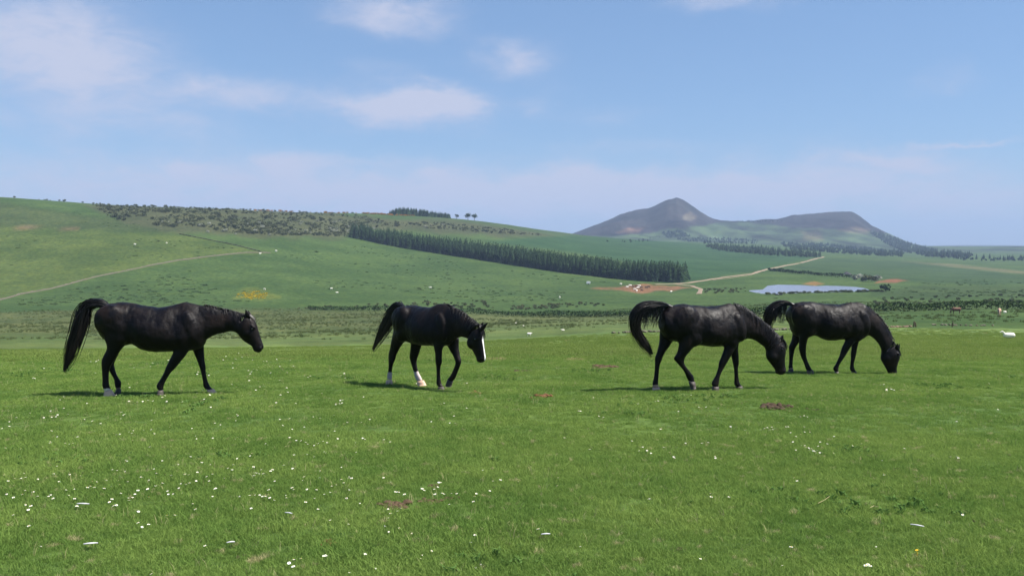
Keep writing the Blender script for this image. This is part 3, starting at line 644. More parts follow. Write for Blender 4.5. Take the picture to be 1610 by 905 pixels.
p = skyline(210, 613, 708, -8, 26); o = scatter('forest', p - np.array([0, 0, .3]), rng.random(len(p)) * 6.28, np.interp((p[:, 0] / p[:, 1]) * F + CX, [612, 630, 660, 712], [.40, .85, .78, .5]) * (.9 + .25 * rng.random(len(p))), con_src); o['label'] = 'dark wood standing on the left skyline'
# scrub on the left hill
p = in_px_poly(2600, [(140, 321), (180, 345), (230, 352), (300, 362), (400, 368), (470, 371), (545, 372), (560, 360), (640, 356), (560, 338), (400, 330), (250, 325)])
q = in_px_poly(330, [(620, 350), (700, 350), (800, 362), (860, 371), (760, 366), (660, 358)])
p = np.vstack([p, q]); p = p[fbm(p[:, 0] / 26.0, p[:, 1] / 26.0, 3) > -0.12 - .25 * rng.random(len(p))]; o = scatter('scrub', p, rng.random(len(p)) * 6.28, 0.3 + 1.0 * rng.random(len(p)) ** 3, bush_src); o['label'] = 'dark scrub covering the left hilltop'
p = in_px_poly(46, [(200, 345), (300, 350), (440, 350), (540, 345), (700, 352), (700, 358), (440, 372), (300, 366)])
o = scatter('scrub', p, rng.random(len(p)) * 6.28, 0.5 + 0.8 * rng.random(len(p)), blos_src); o['label'] = 'white blossoming hawthorn bushes in the scrub'
p = np.vstack([skyline(80, 570, 652, -45, 5), skyline(30, 390, 570, -30, 5)])
o = scatter('scrub', p, rng.random(len(p)) * 6.28, 0.6 + 0.8 * rng.random(len(p)), gorse_src); o['label'] = 'orange flowering gorse along the skyline'
p = np.vstack([skyline(70, 130, 560, -20, 10), skyline(10, 10, 130, -5, 5)]); o = scatter('scrub', p, rng.random(len(p)) * 6.28, 0.3 + 0.8 * rng.random(len(p)) ** 2, bush_src); o['label'] = 'small bushes dotted along the left skyline'
p = in_px_poly(90, [(372, 467), (378, 459), (400, 456), (422, 461), (414, 470), (392, 471)])
ysrc = [src('yellow_clump', leaf_blob(60, 0.8, 0.28, 0.16, 66), M['yellow'])]
o = scatter('yellow_flowers', p, rng.random(len(p)) * 6.28, 0.5 + 0.6 * rng.random(len(p)), ysrc); o['label'] = 'patch of yellow flowers on the hillside above the first horse'
p = np.vstack([in_px_poly(70, [(770, 484), (920, 476), (960, 480), (800, 489)]), in_px_poly(40, [(1105, 455), (1170, 453), (1180, 459), (1110, 462)]), in_px_poly(90, [(440, 486), (760, 470), (780, 488), (500, 488)]), in_px_poly(60, [(1370, 470), (1610, 462), (1610, 478), (1380, 482)])])
o = scatter('scrub', p, rng.random(len(p)) * 6.28, 0.25 + 0.35 * rng.random(len(p)), bush_src); o['label'] = 'low rushy bushes scattered on the valley pasture'
p = np.array([tuple(hit(x, np.interp(x, [1200, 1249, 1279, 1319, 1354, 1372, 1390], [463, 461.6, 460.6, 459.6, 459.2, 458.5, 459]))) for x in np.concatenate([rng.uniform(1205, 1390, 60), rng.uniform(1320, 1390, 25)])])
o = scatter('reeds', p, rng.random(len(p)) * 6.28, 0.35 + 0.4 * rng.random(len(p)), bush_src); o['label'] = 'reeds along the near shore of the lake'

# hedges
def hedge(pxs, h, wd, n_per_m, leaf, label):
    P = path_on_ground(pxs, 1.0); v = []; f = []; r = np.random.default_rng(len(pxs) * 7)
    for i, p in enumerate(P):
        hh = h * (1 + 0.55 * fbm(np.array([i * .11]), np.array([3.3]), 3)[0])
        for k in range(n_per_m):
            c = np.array([p.x + r.normal(0, wd * .4), p.y + r.normal(0, wd * .4), p.z + hh * r.random() ** 0.7]) + np.array([r.random(), r.random(), 0])
            q = r.normal(size=3); q /= np.linalg.norm(q); a = np.cross(q, r.normal(size=3)); a /= np.linalg.norm(a); b = np.cross(q, a); e = leaf * (.6 + .8 * r.random()); i0 = len(v)
            v += [c + a * e, c + b * e * .7, c - a * e, c - b * e * .7]; f.append((i0, i0 + 1, i0 + 2, i0 + 3))
    return tag(link('hedge', pyd('hedge', v, f), M['hedge']), label, 'hedge')
hedge([(484, 487), (554, 488.2), (612, 489), (680, 491), (740, 493.5), (814, 496), (852, 497.3), (908, 498), (945, 498), (992, 497), (1060, 497.5), (1180, 495.5), (1260, 493), (1371, 490), (1430, 489.3), (1500, 487), (1560, 486), (1640, 485), (1800, 485)], 1.9, 1.3, 40, 0.26,
      'long dark hedge crossing the valley behind the horses')
hedge([(1208, 425.5), (1240, 428.5), (1290, 433), (1345, 438)], 2.6, 1.6, 12, 0.6, 'short dark hedge running from the track toward the lake bushes')
hedge([(1425, 490), (1440, 489)], 1.5, 1.0, 10, 0.3, 'thick clump in the hedge behind the fourth horse') if False else None

# lone trees and bushes
def round_tree(px, py, h, seed, label, lean=0.0):
    p = crest(px, py); e = link('deciduous_tree', None, loc=p); tag(e, label, 'tree')
    v, f = tube([(0, 0, -.5), (lean * .3, 0, h * .25), (lean * .7, .1, h * .5), (lean, 0, h * .7)], [h * .035, h * .028, h * .02, h * .01])
    v2, f2 = tube([(lean * .5, 0, h * .35), (h * .12 + lean, 0, h * .6)], [h * .015, h * .006]); b = len(v); v += v2; f += [tuple(i + b for i in q) for q in f2]
    link('trunk', pyd('trunk', v, f), M['bark'], parent=e)
    cme = leaf_blob(420, h * .36, h * .40, h * .05, seed, base=h * .14, lobes=9)
    link('crown', cme, M['deciduous'], parent=e).location = (lean, 0, 0)
round_tree(736, 0, 12.5, 71, 'rounder left tree of the lone pair on the skyline')
round_tree(746, 4, 12.0, 72, 'right tree of the lone pair on the skyline')
round_tree(718, 2, 8.5, 73, 'small thin tree between the skyline wood and the lone pair', 1.2)
def one_bush(px, py, s, k, m, label):
    p = hit(px, py); me = leaf_blob(150, 1.5, 1.2, 0.4, 80 + k); e = link('bush', me, m, loc=p); e.scale = (s, s, s); tag(e, label, 'bush')
one_bush(1345, 441, 1.9, 1, M['blossom'], 'pale blossoming bush at the right end of the short hedge by the lake')
one_bush(1358, 442, 2.2, 2, M['scrub'], 'green bush between the two pale bushes beyond the lake')
one_bush(1368, 443, 2.2, 3, M['scrub'], 'broad green bush just before the bare red earth')
one_bush(1380, 441, 2.0, 4, M['blossom'], 'pale bush nearest the bare red earth beyond the lake')
one_bush(1352, 436.5, 1.6, 5, M['blossom'], 'smaller pale bush behind the bush clump beyond the lake')
one_bush(1391, 457, 1.6, 6, M['hedge'], 'dark round bush just right of the lake')

# ------------------------------------------------------------------ stone walls
def wall(pxs, h, wd, label, m):
    P = path_on_ground(pxs, 0.9); v = []; f = []; r = np.random.default_rng(5)
    for i, p in enumerate(P):
        t = (P[min(i + 1, len(P) - 1)] - P[max(i - 1, 0)]); t.z = 0; t.normalize(); nb = Vector((-t.y, t.x, 0)); hh = h * r.uniform(.65, 1.15)
        for s, zz in ((-1.1, -.3), (-.8, hh * .8), (-.3, hh), (.3, hh * r.uniform(.9, 1.05)), (.8, hh * .8), (1.1, -.3)):
            q = p + nb * s * wd * r.uniform(.85, 1.15); v.append((q.x, q.y, p.z + zz * r.uniform(.92, 1.08)))
        if i:
            b = (i - 1) * 6
            for k in range(5): f.append((b + k, b + k + 1, b + k + 7, b + k + 6))
    return tag(link('stone_wall', pyd('stone_wall', v, f), m), label, 'wall')
wall([(-60, 480), (0, 471.7), (31, 463), (78, 454.6), (124, 442.5), (155, 434.5), (217, 422), (280, 409.8), (342, 402), (388, 397.4), (425, 398)], 0.75, 0.32, 'long pale stone wall climbing the left hillside above the first horse', M['stone'])
wall([(282, 367.8), (298, 371), (335, 378.5), (373, 386), (410, 395.6)], 0.6, 0.28, 'short dark stone wall slanting down to meet the long pale wall', M['darkstone'])
def rock_mesh(seed):
    bm = bmesh.new(); bmesh.ops.create_icosphere(bm, subdivisions=1, radius=1.0); r = np.random.default_rng(seed)
    for v in bm.verts: v.co *= r.uniform(.7, 1.15); v.co.z *= .7
    me = bpy.data.meshes.new('stone'); bm.to_mesh(me); bm.free(); return me
rocks = [rock_mesh(s) for s in range(4)]; redrocks = [rock_mesh(s) for s in range(10, 13)]
for r_ in rocks: r_.materials.append(M['stone'])
for r_ in redrocks: r_.materials.append(M['redstone'])
def rubble(x0, y0, x1, y1, n, size, label, set_):
    a, b = hit(x0, y0), hit(x1, y1); e = link('tumbled_wall', None, loc=a); tag(e, label, 'wall')
    for k in range(n):
        q = a.lerp(b, (k + random.random()) / n); q.y += random.uniform(-.5, .5); s = size * random.uniform(.6, 1.3)
        o_ = link('stone', set_[k % len(set_)], parent=e, loc=Vector((q.x, q.y, hz(q.x, q.y) + s * .4)) - a); o_.scale = (s * random.uniform(1, 1.6), s, s); o_.rotation_euler = (random.uniform(-.3, .3), random.uniform(-.3, .3), random.random() * 6)
rubble(962, 524, 1062, 521, 26, .17, 'tumbled pale stones at the field edge behind the third horse', rocks)
rubble(1192, 519.5, 1246, 518.5, 16, .18, 'tumbled pale stones at the field edge under the fourth horse', rocks)
rubble(1382, 515, 1434, 513.5, 40, .13, 'low tumbled red stone wall right of the fourth horse', redrocks)
rubble(1462, 511, 1560, 512, 16, .16, 'scattered grey stones along the field edge near the cattle', rocks)
def post(px, py, h, label, tiltv):
    p = hit(px, py); v, f = tube([(0, 0, -.3), (.01, 0, h * .5), (0.02, .01, h)], [.08, .075, .07], 6); o_ = link('fence_post', pyd('fence_post', v, f), M['post'], loc=p); o_.rotation_euler = (0, tiltv, 0); tag(o_, label, 'post')
post(1436.5, 514, 0.62, 'left dark post at the end of the red stone wall', .05); post(1440, 514, 0.5, 'right dark post at the end of the red stone wall', -.2)
post(1497, 514, 0.55, 'lone dark post on the field edge below the brown cow', 0.1)

# ------------------------------------------------------------------ animals: one continuous skin grown from lofted limbs
def catmull(A, n):
    A = np.asarray(A, float); B = np.vstack([2 * A[0] - A[1], A, 2 * A[-1] - A[-2]]); outp = []
    for i in range(1, len(B) - 2):
        for k in range(n):
            t = k / n; p0, p1, p2, p3 = B[i - 1:i + 3]
            outp.append(.5 * (2 * p1 + (p2 - p0) * t + (2 * p0 - 5 * p1 + 4 * p2 - p3) * t * t + (3 * p1 - p0 - 3 * p2 + p3) * t ** 3))
    outp.append(A[-1]); return np.array(outp)
class Skin:
    def __init__(s): s.v = []; s.f = []
    def loft(s, secs, n=22, sub=4):
        """secs rows: Px Pz Qx Qz halfwidth y egg"""
        R = catmull(secs, sub); R[:, 4] = np.maximum(R[:, 4], .006); rings = []
        for r in R: rings.append((r, 1.0))
        first = len(s.v)
        for r, k in rings:
            c = np.array([(r[0] + r[2]) / 2, (r[1] + r[3]) / 2]); u = np.array([r[0] - r[2], r[1] - r[3]]) / 2
            for j in range(n):
                a = 2 * math.pi * j / n; t, sn = math.cos(a), math.sin(a); q = c + u * t
                s.v.append((q[0], r[5] + r[4] * sn * (1 - r[6] * t), q[1]))
        m = len(rings)
        for i in range(m - 1):
            for j in range(n): s.f.append((first + i * n + j, first + i * n + (j + 1) % n, first + (i + 1) * n + (j + 1) % n, first + (i + 1) * n + j))
        s.f.append(tuple(first + j for j in range(n))[::-1]); s.f.append(tuple(first + (m - 1) * n + j for j in range(n)))
    def blob(s, c, r, rot=0.0):
        first = len(s.v); nu, nv = 40, 28; cr, sr = math.cos(rot), math.sin(rot)
        for i in range(nv + 1):
            ph = math.pi * i / nv
            for j in range(nu):
                a = 2 * math.pi * j / nu; x, y, z = r[0] * math.sin(ph) * math.cos(a), r[1] * math.sin(ph) * math.sin(a), r[2] * math.cos(ph)
                s.v.append((c[0] + x * cr - z * sr, c[1] + y, c[2] + x * sr + z * cr))
        for i in range(nv):
            for j in range(nu): s.f.append((first + i * nu + j, first + (i + 1) * nu + j, first + (i + 1) * nu + (j + 1) % nu, first + i * nu + (j + 1) % nu))
    def build(s, name, voxel, smooth_it):
        me = pyd(name, s.v, s.f); o_ = link('skin_work', me)
        r = o_.modifiers.new('r', 'REMESH'); r.mode = 'VOXEL'; r.voxel_size = voxel
        sm = o_.modifiers.new('s', 'SMOOTH'); sm.iterations = smooth_it; sm.factor = .5
        dg = bpy.context.evaluated_depsgraph_get(); res = bpy.data.meshes.new_from_object(o_.evaluated_get(dg)); res.name = name
        bpy.data.objects.remove(o_); bpy.data.meshes.remove(me)
        res.polygons.foreach_set('use_smooth', np.ones(len(res.polygons), bool)); return res

def strands_mesh(name, lines, r0, tipcol):
    """lines: list of (k,3) arrays; three-sided tapering strands"""
    v = []; f = []; c = []
    for ln, tp in zip(lines, tipcol):
        k = len(ln); i0 = len(v); t = np.arange(k) / (k - 1); rad = (r0 * (1 - .85 * t ** 1.5))[:, None]
        d = np.empty_like(ln); d[1:-1] = ln[2:] - ln[:-2]; d[0] = ln[1] - ln[0]; d[-1] = ln[-1] - ln[-2]; d /= np.linalg.norm(d, axis=1)[:, None] + 1e-9
        a = np.cross(d, np.array([(0.3, 1, 0.2)])); a /= np.linalg.norm(a, axis=1)[:, None] + 1e-9; b = np.cross(d, a)
        ring = np.stack([ln + (a * math.cos(2.094 * j) + b * math.sin(2.094 * j)) * rad for j in range(3)], 1).reshape(-1, 3)
        v.extend(ring); c.extend(np.repeat(tp * t ** 2, 3))
        for i in range(1, k):
            q = i0 + (i - 1) * 3
            for j in range(3): f.append((q + j, q + (j + 1) % 3, q + 3 + (j + 1) % 3, q + 3 + j))
    me = pyd(name, v, f, True); at = me.color_attributes.new('tip', 'FLOAT_COLOR', 'POINT'); cc = np.array(c); at.data.foreach_set('color', np.stack([cc, cc, cc, np.ones(len(cc))], 1).astype(np.float32).ravel()); return me

def make_horse(H):
    ox, oy, s = H['zoom']; psi = math.radians(H['yaw']); B = hit(ox + H['base'][0] / s, oy + H['base'][1] / s)
    hd = np.array([math.cos(psi), math.sin(psi)]); lf = np.array([-math.sin(psi), math.cos(psi)]); Bn = np.array(B)
    def P(zx, zy, y=0.0):
        """photo outline point carried onto the horse's own upright plane at side offset y"""
        d = ray(ox + zx / s, oy + zy / s); o0 = np.array([0, 0, EYE])
        k = (y - (o0[:2] - Bn[:2]) @ lf) / (d[:2] @ lf); q = o0 + d * k
        return (q[:2] - Bn[:2]) @ hd, q[2] - Bn[2]
    sk = Skin()
    def sec(rows, y=0.0, egg=0.0):
        R = []
        for r in rows:
            a = P(r[0], r[1], y); b = P(r[2], r[3], y); R.append((*a, *b, r[4], r[6] if len(r) > 6 else y, r[5] if len(r) > 5 else egg))
        return np.array(R)
    trunk = sec(H['trunk'], 0, .16); neck = sec(H['neck'], 0, .12); head = sec(H['head'], 0, -.02)
    sk.loft(trunk, 96, 8); sk.loft(neck, 72, 8); hl = head[-1].copy(); ax_ = (head[-1, :4] - head[-2, :4]).reshape(2, 2).mean(0); ax_ /= np.linalg.norm(ax_); cc_ = (hl[:2] + hl[2:4]) / 2; hl[:2] = cc_ + (hl[:2] - cc_) * .45 + ax_ * .022; hl[2:4] = cc_ + (hl[2:4] - cc_) * .45 + ax_ * .022; hl[4] *= .5; head2 = np.vstack([head, hl]); sk.loft(head2, 48, 8)
    for sg in (-1, 1):
        cn = head[-2, :2] * .72 + head[-2, 2:4] * .28; sk.blob((cn[0], sg * .046, cn[1]), (.03, .016, .022), -.6); ce = P(*H['eye']); sk.blob((ce[0] + .01, sg * .07, ce[1] + .03), (.05, .03, .022), -.7)
    for (zx, zy, rx_, ry_, rz_, y, rot) in H['muscle']:
        for sgn in (-1, 1): c = P(zx, zy, 0); sk.blob((c[0], sgn * y, c[1]), (rx_, ry_, rz_), rot)
    legs = {}
    for nm, (y, rows, hoof) in H['legs'].items():
        L = sec(rows, y); L[:, 5] = np.linspace(y * 1.0, y * 0.92, len(L)); sk.loft(L, 36, 7); legs[nm] = (y, L, hoof)
    me = sk.build('horse', 0.0095, 2)
    n = len(me.vertices); co = np.empty(n * 3, np.float32); me.vertices.foreach_get('co', co); co = co.reshape(-1, 3).astype(float)
    ne = len(me.edges); ed = np.empty(ne * 2, np.int32); me.edges.foreach_get('vertices', ed); ed = ed.reshape(-1, 2)
    # ease the skin over the muscles: strongly on the barrel, hardly on legs and face
    cnt = np.bincount(ed.ravel(), minlength=n).astype(float)
    hd_c = head[:, :4].mean(0); hc = np.array([(hd_c[0] + hd_c[2]) / 2, (hd_c[1] + hd_c[3]) / 2]); on_head = sstep(np.hypot(co[:, 0] - hc[0], co[:, 2] - hc[1]), .34, .26)
    belly = H.get('leg_top', .62); body = sstep(co[:, 2], belly - .1, belly + .12) * (1 - on_head)
    fac = (.12 + .43 * body)[:, None]
    for it in range(26):
        acc = np.stack([np.bincount(ed[:, 0], co[ed[:, 1], k], n) + np.bincount(ed[:, 1], co[ed[:, 0], k], n) for k in range(3)], 1) / cnt[:, None]
        k_ = fac if it > 12 else np.maximum(fac, .2)
        co += (acc - co) * k_ * (body[:, None] if it > 12 else 1)
    nrm = np.empty(n * 3, np.float32); me.vertices.foreach_set('co', co.astype(np.float32).ravel()); me.update(); me.vertex_normals.foreach_get('vector', nrm); nrm = nrm.reshape(-1, 3)
    ripple = .015 * fbm(co[:, 0] / .16 + H['seed'] * 5 + co[:, 1], co[:, 2] / .26 + co[:, 1], 3) * body + .004 * fbm(co[:, 0] / .05 + 9, co[:, 2] / .09, 2) * body
    co += nrm * ripple[:, None]; me.vertices.foreach_set('co', co.astype(np.float32).ravel()); me.update()
    es = Skin()
    for (bx, by, tx, ty, yb, yt) in H['ears']:
        b = P(bx, by, yb); t = P(tx, ty, yt); dx, dz = t[0] - b[0], t[1] - b[1]; ln = math.hypot(dx, dz); nx, nz = -dz / ln, dx / ln
        rows = []
        for k, wd in ((-.5, .022), (-.1, .032), (.3, .036), (.65, .024), (1.08, .004)):
            cx_, cz_ = b[0] + dx * k, b[1] + dz * k; rows.append((cx_ + nx * wd, cz_ + nz * wd, cx_ - nx * wd, cz_ - nz * wd, max(wd * .5, .004), yb + (yt - yb) * k, 0))
        es.loft(np.array(rows), 14, 4)
    bm = bmesh.new(); bm.from_mesh(me); em_ = pyd('ears', es.v, es.f); bm.from_mesh(em_); bm.to_mesh(me); bm.free(); bpy.data.meshes.remove(em_)
    me.polygons.foreach_set('use_smooth', np.ones(len(me.polygons), bool))
    n = len(me.vertices); co = np.empty(n * 3, np.float32); me.vertices.foreach_get('co', co); co = co.reshape(-1, 3)
    mk = np.zeros((n, 4), np.float32)
    for (nm, ztop, colr) in H['socks']:
        y, L, hf = legs[nm]; cl = np.array([((r[0] + r[2]) / 2, (r[1] + r[3]) / 2) for r in L]); dd = np.min(np.hypot(co[:, None, 0] - cl[None, -5:, 0], co[:, None, 2] - cl[None, -5:, 1]), 1)
        jag = .02 * fbm(co[:, 0] * 30, co[:, 1] * 30, 2)
        w_ = sstep(ztop - co[:, 2] + jag, -.008, .008) * (dd < .14) * (np.sign(co[:, 1]) == np.sign(y)); mk[w_ > .01, :3] = colr; mk[:, 3] = np.maximum(mk[:, 3], w_)
    if 'blaze' in H:
        L = np.array([P(*p) for p in H['blaze']]); fine = catmull(L, 8); d = np.min(np.hypot(co[:, None, 0] - fine[None, :, 0], co[:, None, 2] - fine[None, :, 1]), 1)
        zz = (co[:, 2] - fine[-1, 1]) / (fine[0, 1] - fine[-1, 1]); wid = np.interp(zz, [-.1, 0, .5, .85, 1.05], [.013, .015, .011, .019, .0])
        w_ = sstep(wid - np.abs(co[:, 1] - .002), -.004, .004) * (d < .05); mk[w_ > .01, :3] = (.78, .77, .76); mk[:, 3] = np.maximum(mk[:, 3], w_)
    a = me.color_attributes.new('marking', 'FLOAT_COLOR', 'POINT'); a.data.foreach_set('color', mk.ravel())
    ho = link('horse', me, M['coat'], loc=B); ho.rotation_euler = (0, 0, psi); tag(ho, H['label'], 'horse', 'black horses crossing the field')
    # hooves
    for nm, (y, L, (hx0, hy0, hx1, hy1, tx0, ty0, tx1, ty1, mt)) in legs.items():
        yb = L[-1, 5]; A = [P(hx0, hy0, yb), P(hx1, hy1, yb)]; T = [P(tx0, ty0, yb), P(tx1, ty1, yb)]   # sole heel, toe; coronet heel, toe
        v = []; nn = 14
        for (pa, pb, wd, ins) in ((A[0], A[1], .058, 0), (np.array(A[0]) * .55 + np.array(T[0]) * .45, np.array(A[1]) * .55 + np.array(T[1]) * .45, .053, 0), (T[0], T[1], .044, 0)):
            pa, pb = np.array(pa), np.array(pb)
            for j in range(nn): an = 2 * math.pi * j / nn; t = math.cos(an); q = (pa + pb) / 2 + (pb - pa) / 2 * t; v.append((q[0], yb + wd * math.sin(an) * (1 - .12 * t), q[1]))
        f = [(r_ * nn + j, r_ * nn + (j + 1) % nn, (r_ + 1) * nn + (j + 1) % nn, (r_ + 1) * nn + j) for r_ in range(2) for j in range(nn)] + [tuple(range(nn)), tuple(range(2 * nn, 3 * nn))]
        hf = link('hoof', pyd('hoof', v, f, True), M[mt], parent=ho)
        if mt == 'hoof_pale': hf['label'] = 'pale pinkish hoof'
    # eyes
    for sgn in (-1, 1):
        c = P(*H['eye'], 0); bm = bmesh.new(); bmesh.ops.create_uvsphere(bm, u_segments=10, v_segments=8, radius=.021); em = bpy.data.meshes.new('eye'); bm.to_mesh(em); bm.free()
        link('eye', em, M['eye'], parent=ho, loc=(c[0], sgn * H.get('eyew', .090), c[1]))
    # mane: strands lying over the neck on one side
    r = np.random.default_rng(H['seed']); lines = []; tips = []; NK = catmull(np.vstack([neck, sec(H['head'], 0, 0)[:1]]), 10)
    ms, me_ = H['mane'][:2]; side = H['mane'][2]; ml = H['mane'][3]
    for k in range(330):
        u = ms + (me_ - ms) * r.random(); i = min(int(u * (len(NK) - 1)), len(NK) - 2); R = NK[i] + (NK[i + 1] - NK[i]) * (u * (len(NK) - 1) - i)
        c = np.array([(R[0] + R[2]) / 2, (R[1] + R[3]) / 2]); uu = np.array([R[0] - R[2], R[1] - R[3]]) / 2; lng = ml * (.45 + .7 * r.random()); hlen = np.linalg.norm(uu)
        amax = lng / hlen; ln = []; drift = r.normal(0, .03); sd = side if r.random() < .85 else -side; lift = 1.02 + .05 * r.random()
        for j in range(8):
            t = j / 7; an = -.12 + amax * t; wv = .01 * math.sin(5 * t + k)
            q = c + uu * math.cos(an) * (lift + .02 * (1 - t)); ln.append((q[0] + drift * t + wv, sd * (R[4] * math.sin(an) * (1 - .12 * math.cos(an)) * lift + .012) + r.normal(0, .003), q[1] - .03 * t * t))
        lines.append(np.array(ln)); tips.append(.0)
    hp = sec(H['head'], 0, 0)
    fl = []
    for k in range(50):
        p0, p1, p2 = hp[0, :2], hp[1, :2], hp[2, :2]; yy = r.normal(0, .018); tt = .5 + .6 * r.random()
        out_d = (hp[1, :2] - hp[1, 2:4]); out_d /= np.linalg.norm(out_d)
        ln = [np.array([*(p0 * (1 - t) ** 2 + p1 * 2 * t * (1 - t) + p2 * t * t), 0])[[0, 2, 1]] for t in np.linspace(0, tt, 6)]
        fl.append(np.array([(q[0] + out_d[0] * .022, yy * (1 + t), q[2] + out_d[1] * .022) for t, q in zip(np.linspace(0, 1, 6), ln)]))
    link('mane', strands_mesh('mane', lines, .0065, tips), M['hair'], parent=ho)
    link('forelock', strands_mesh('forelock', fl, .005, [0] * len(fl)), M['hair'], parent=ho)
    # tail
    T = H['tail']; sp = np.array([(*P(p[0], p[1], T.get('y', 0)), p[2] / s * (B.y / F)) for p in T['spine']]); fine = catmull(sp, 10); m_ = len(fine); lines = []; tips = []
    tang = np.gradient(fine[:, :2], axis=0); tang /= np.linalg.norm(tang, axis=1)[:, None] + 1e-9; nor = np.stack([-tang[:, 1], tang[:, 0]], 1)
    for k in range(520):
        ou = r.normal(0, .42); ov = r.normal(0, .42); t0 = .42 * r.random() ** 1.3; t1 = min(1.0, t0 + .45 + .55 * r.random()); stray = r.random() < .13; ln = []
        ou = max(-1.05, min(1.05, ou)); ph = r.random() * 6
        for t in np.linspace(t0, t1, 14):
            x = t * (m_ - 1); i = min(int(x), m_ - 2); fr = x - i; q = fine[i] * (1 - fr) + fine[i + 1] * fr; nn = nor[i]
            grow = min(1, (t - t0) / .18 + (.25 if t0 < .05 else .0)); a_ = ou * q[2] * grow * (1 + (1.1 * max(0, t - .45) / .55 if stray else 0))
            ln.append((q[0] + nn[0] * a_ + .012 * math.sin(7 * t + ph), ov * max(q[2], .02) * .8 * grow + .01 * math.sin(9 * t + ph), q[1] + nn[1] * a_ - (.05 * (t - t0) if stray else 0)))
        lines.append(np.array(ln)); tips.append(T.get('pale', .15) * r.random() * 1.4)
    for k in range(T.get('fringe', 0)):
        t0 = T['fr'][0] + (T['fr'][1] - T['fr'][0]) * r.random(); i = int(t0 * (m_ - 1)); q = fine[i]; lng = T['frlen'] * (.4 + .8 * r.random()); ph = r.random() * 6
        cl = round(t0 * 16) / 16 - t0
        lines.append(np.array([(q[0] - .05 * t * t + .02 * math.sin(4 * t + ph) + cl * .35 * t, r.normal(0, .012), q[1] - lng * t) for t in np.linspace(0, 1, 9)])); tips.append(0.0)
    tl = link('tail', strands_mesh('tail', lines, .0085, tips), M['hair'], parent=ho)
    tl.location = (0, T.get('y', 0), 0)
    # the fleshy dock the hair grows from
    nd = int(m_ * .45); dv = []; df = []
    for i in range(nd):
        q = fine[i]; t = i / (nd - 1); rad = .040 * (1 - .75 * t)
        for j in range(8): an = 2 * math.pi * j / 8; dv.append((q[0] + nor[i, 0] * rad * math.cos(an), rad * math.sin(an), q[1] + nor[i, 1] * rad * math.cos(an)))
        if i: df += [((i - 1) * 8 + j, (i - 1) * 8 + (j + 1) % 8, i * 8 + (j + 1) % 8, i * 8 + j) for j in range(8)]
    dm = pyd('dock', dv, df, True); dm.color_attributes.new('tip', 'FLOAT_COLOR', 'POINT').data.foreach_set('color', np.tile([0, 0, 0, 1], len(dv)).astype(np.float32))
    link('dock', dm, M['hair'], parent=tl)
    return ho
# ---- outlines read from enlarged crops: (crop x, crop y, enlargement)
PW = (.72, .68, .66)
H1 = dict(zoom=(90, 450, 4.735), yaw=3, base=(700, 808), seed=1, label='black horse walking at the far left, head held level, tail arched, one white hind sock',
 trunk=[(318,185,308,262,.14),(350,142,332,372,.19),(420,122,415,430,.26,.05),(500,115,495,440,.28,.1),(580,126,560,428,.245,.12),(650,143,640,470,.32,.1),(740,152,730,488,.335,.08),(830,149,820,486,.32,.12),(900,127,890,480,.262,.3),(960,116,950,479,.25,.4),(1030,130,1010,478,.22,.35),(1080,146,1078,455,.18,.25),(1108,165,1106,410,.13,.2)],
 neck=[(960,118,1000,430,.17),(1040,133,1100,402,.14),(1140,151,1172,363,.11),(1230,170,1250,346,.092),(1310,188,1315,339,.082),(1375,207,1352,358,.078)],
 head=[(1402,207,1342,338,.078),(1442,224,1354,368,.1),(1476,264,1386,404,.092),(1495,320,1425,430,.072),(1512,372,1449,447,.057),(1529,422,1456,466,.055),(1538,450,1466,482,.055),(1528,470,1484,489,.042)],
 muscle=[(430,250,.25,.125,.26,.165,-.3),(1010,300,.125,.09,.26,.158,.25),(480,360,.16,.10,.16,.17,.3),(1420,345,.10,.085,.11,.02,0),(960,420,.12,.09,.14,.13,0)],
 legs={'near_hind':(-.14,[(500,300,330,290,.13),(515,405,350,382,.12),(462,490,368,455,.085),(418,560,340,520,.06),(394,602,329,560,.05),(384,640,331,622,.037),(382,700,334,697,.032),(386,738,333,738,.037),(398,768,350,785,.036)],(345,814,432,812,352,782,405,768,'hoof_pale')),
       'far_hind':(.14,[(500,300,330,290,.13),(510,405,365,390,.12),(458,500,380,470,.085),(425,570,362,540,.06),(428,605,372,585,.05),(442,650,396,640,.037),(464,690,425,692,.032),(479,714,428,724,.037),(474,765,440,765,.036)],(428,812,472,814,438,768,475,764,'hoof_dark')),
       'near_fore':(-.12,[(1010,330,870,360,.09),(988,468,868,470,.075),(925,552,835,545,.058),(872,616,806,605,.046),(845,642,795,636,.038),(812,696,765,690,.030),(793,737,737,738,.036),(788,772,748,772,.032)],(744,800,792,808,748,774,788,772,'hoof_dark')),
       'far_fore':(.12,[(1095,380,960,400,.08),(1093,470,1008,478,.07),(1096,540,1040,546,.052),(1106,600,1060,600,.044),(1106,632,1070,636,.035),(1118,690,1082,690,.029),(1137,737,1091,746,.036),(1160,764,1114,772,.034)],(1128,797,1194,794,1114,772,1164,762,'hoof_pale'))},
 ears=[(1420,222,1404,176,-.05,-.06),(1428,222,1424,182,.05,.06)], eye=(1462,310), socks=[('near_hind',.13,(.62,.54,.50)),('far_hind',.10,(.16,.11,.095)),('far_fore',.06,(.62,.56,.50)),('near_fore',.055,(.10,.07,.06))],
 mane=(.25,.98,1,.17), tail=dict(spine=[(385,150,24),(340,130,34),(280,124,38),(225,148,44),(192,220,52),(160,330,48),(122,440,42),(92,530,32),(55,622,8)], pale=.25))
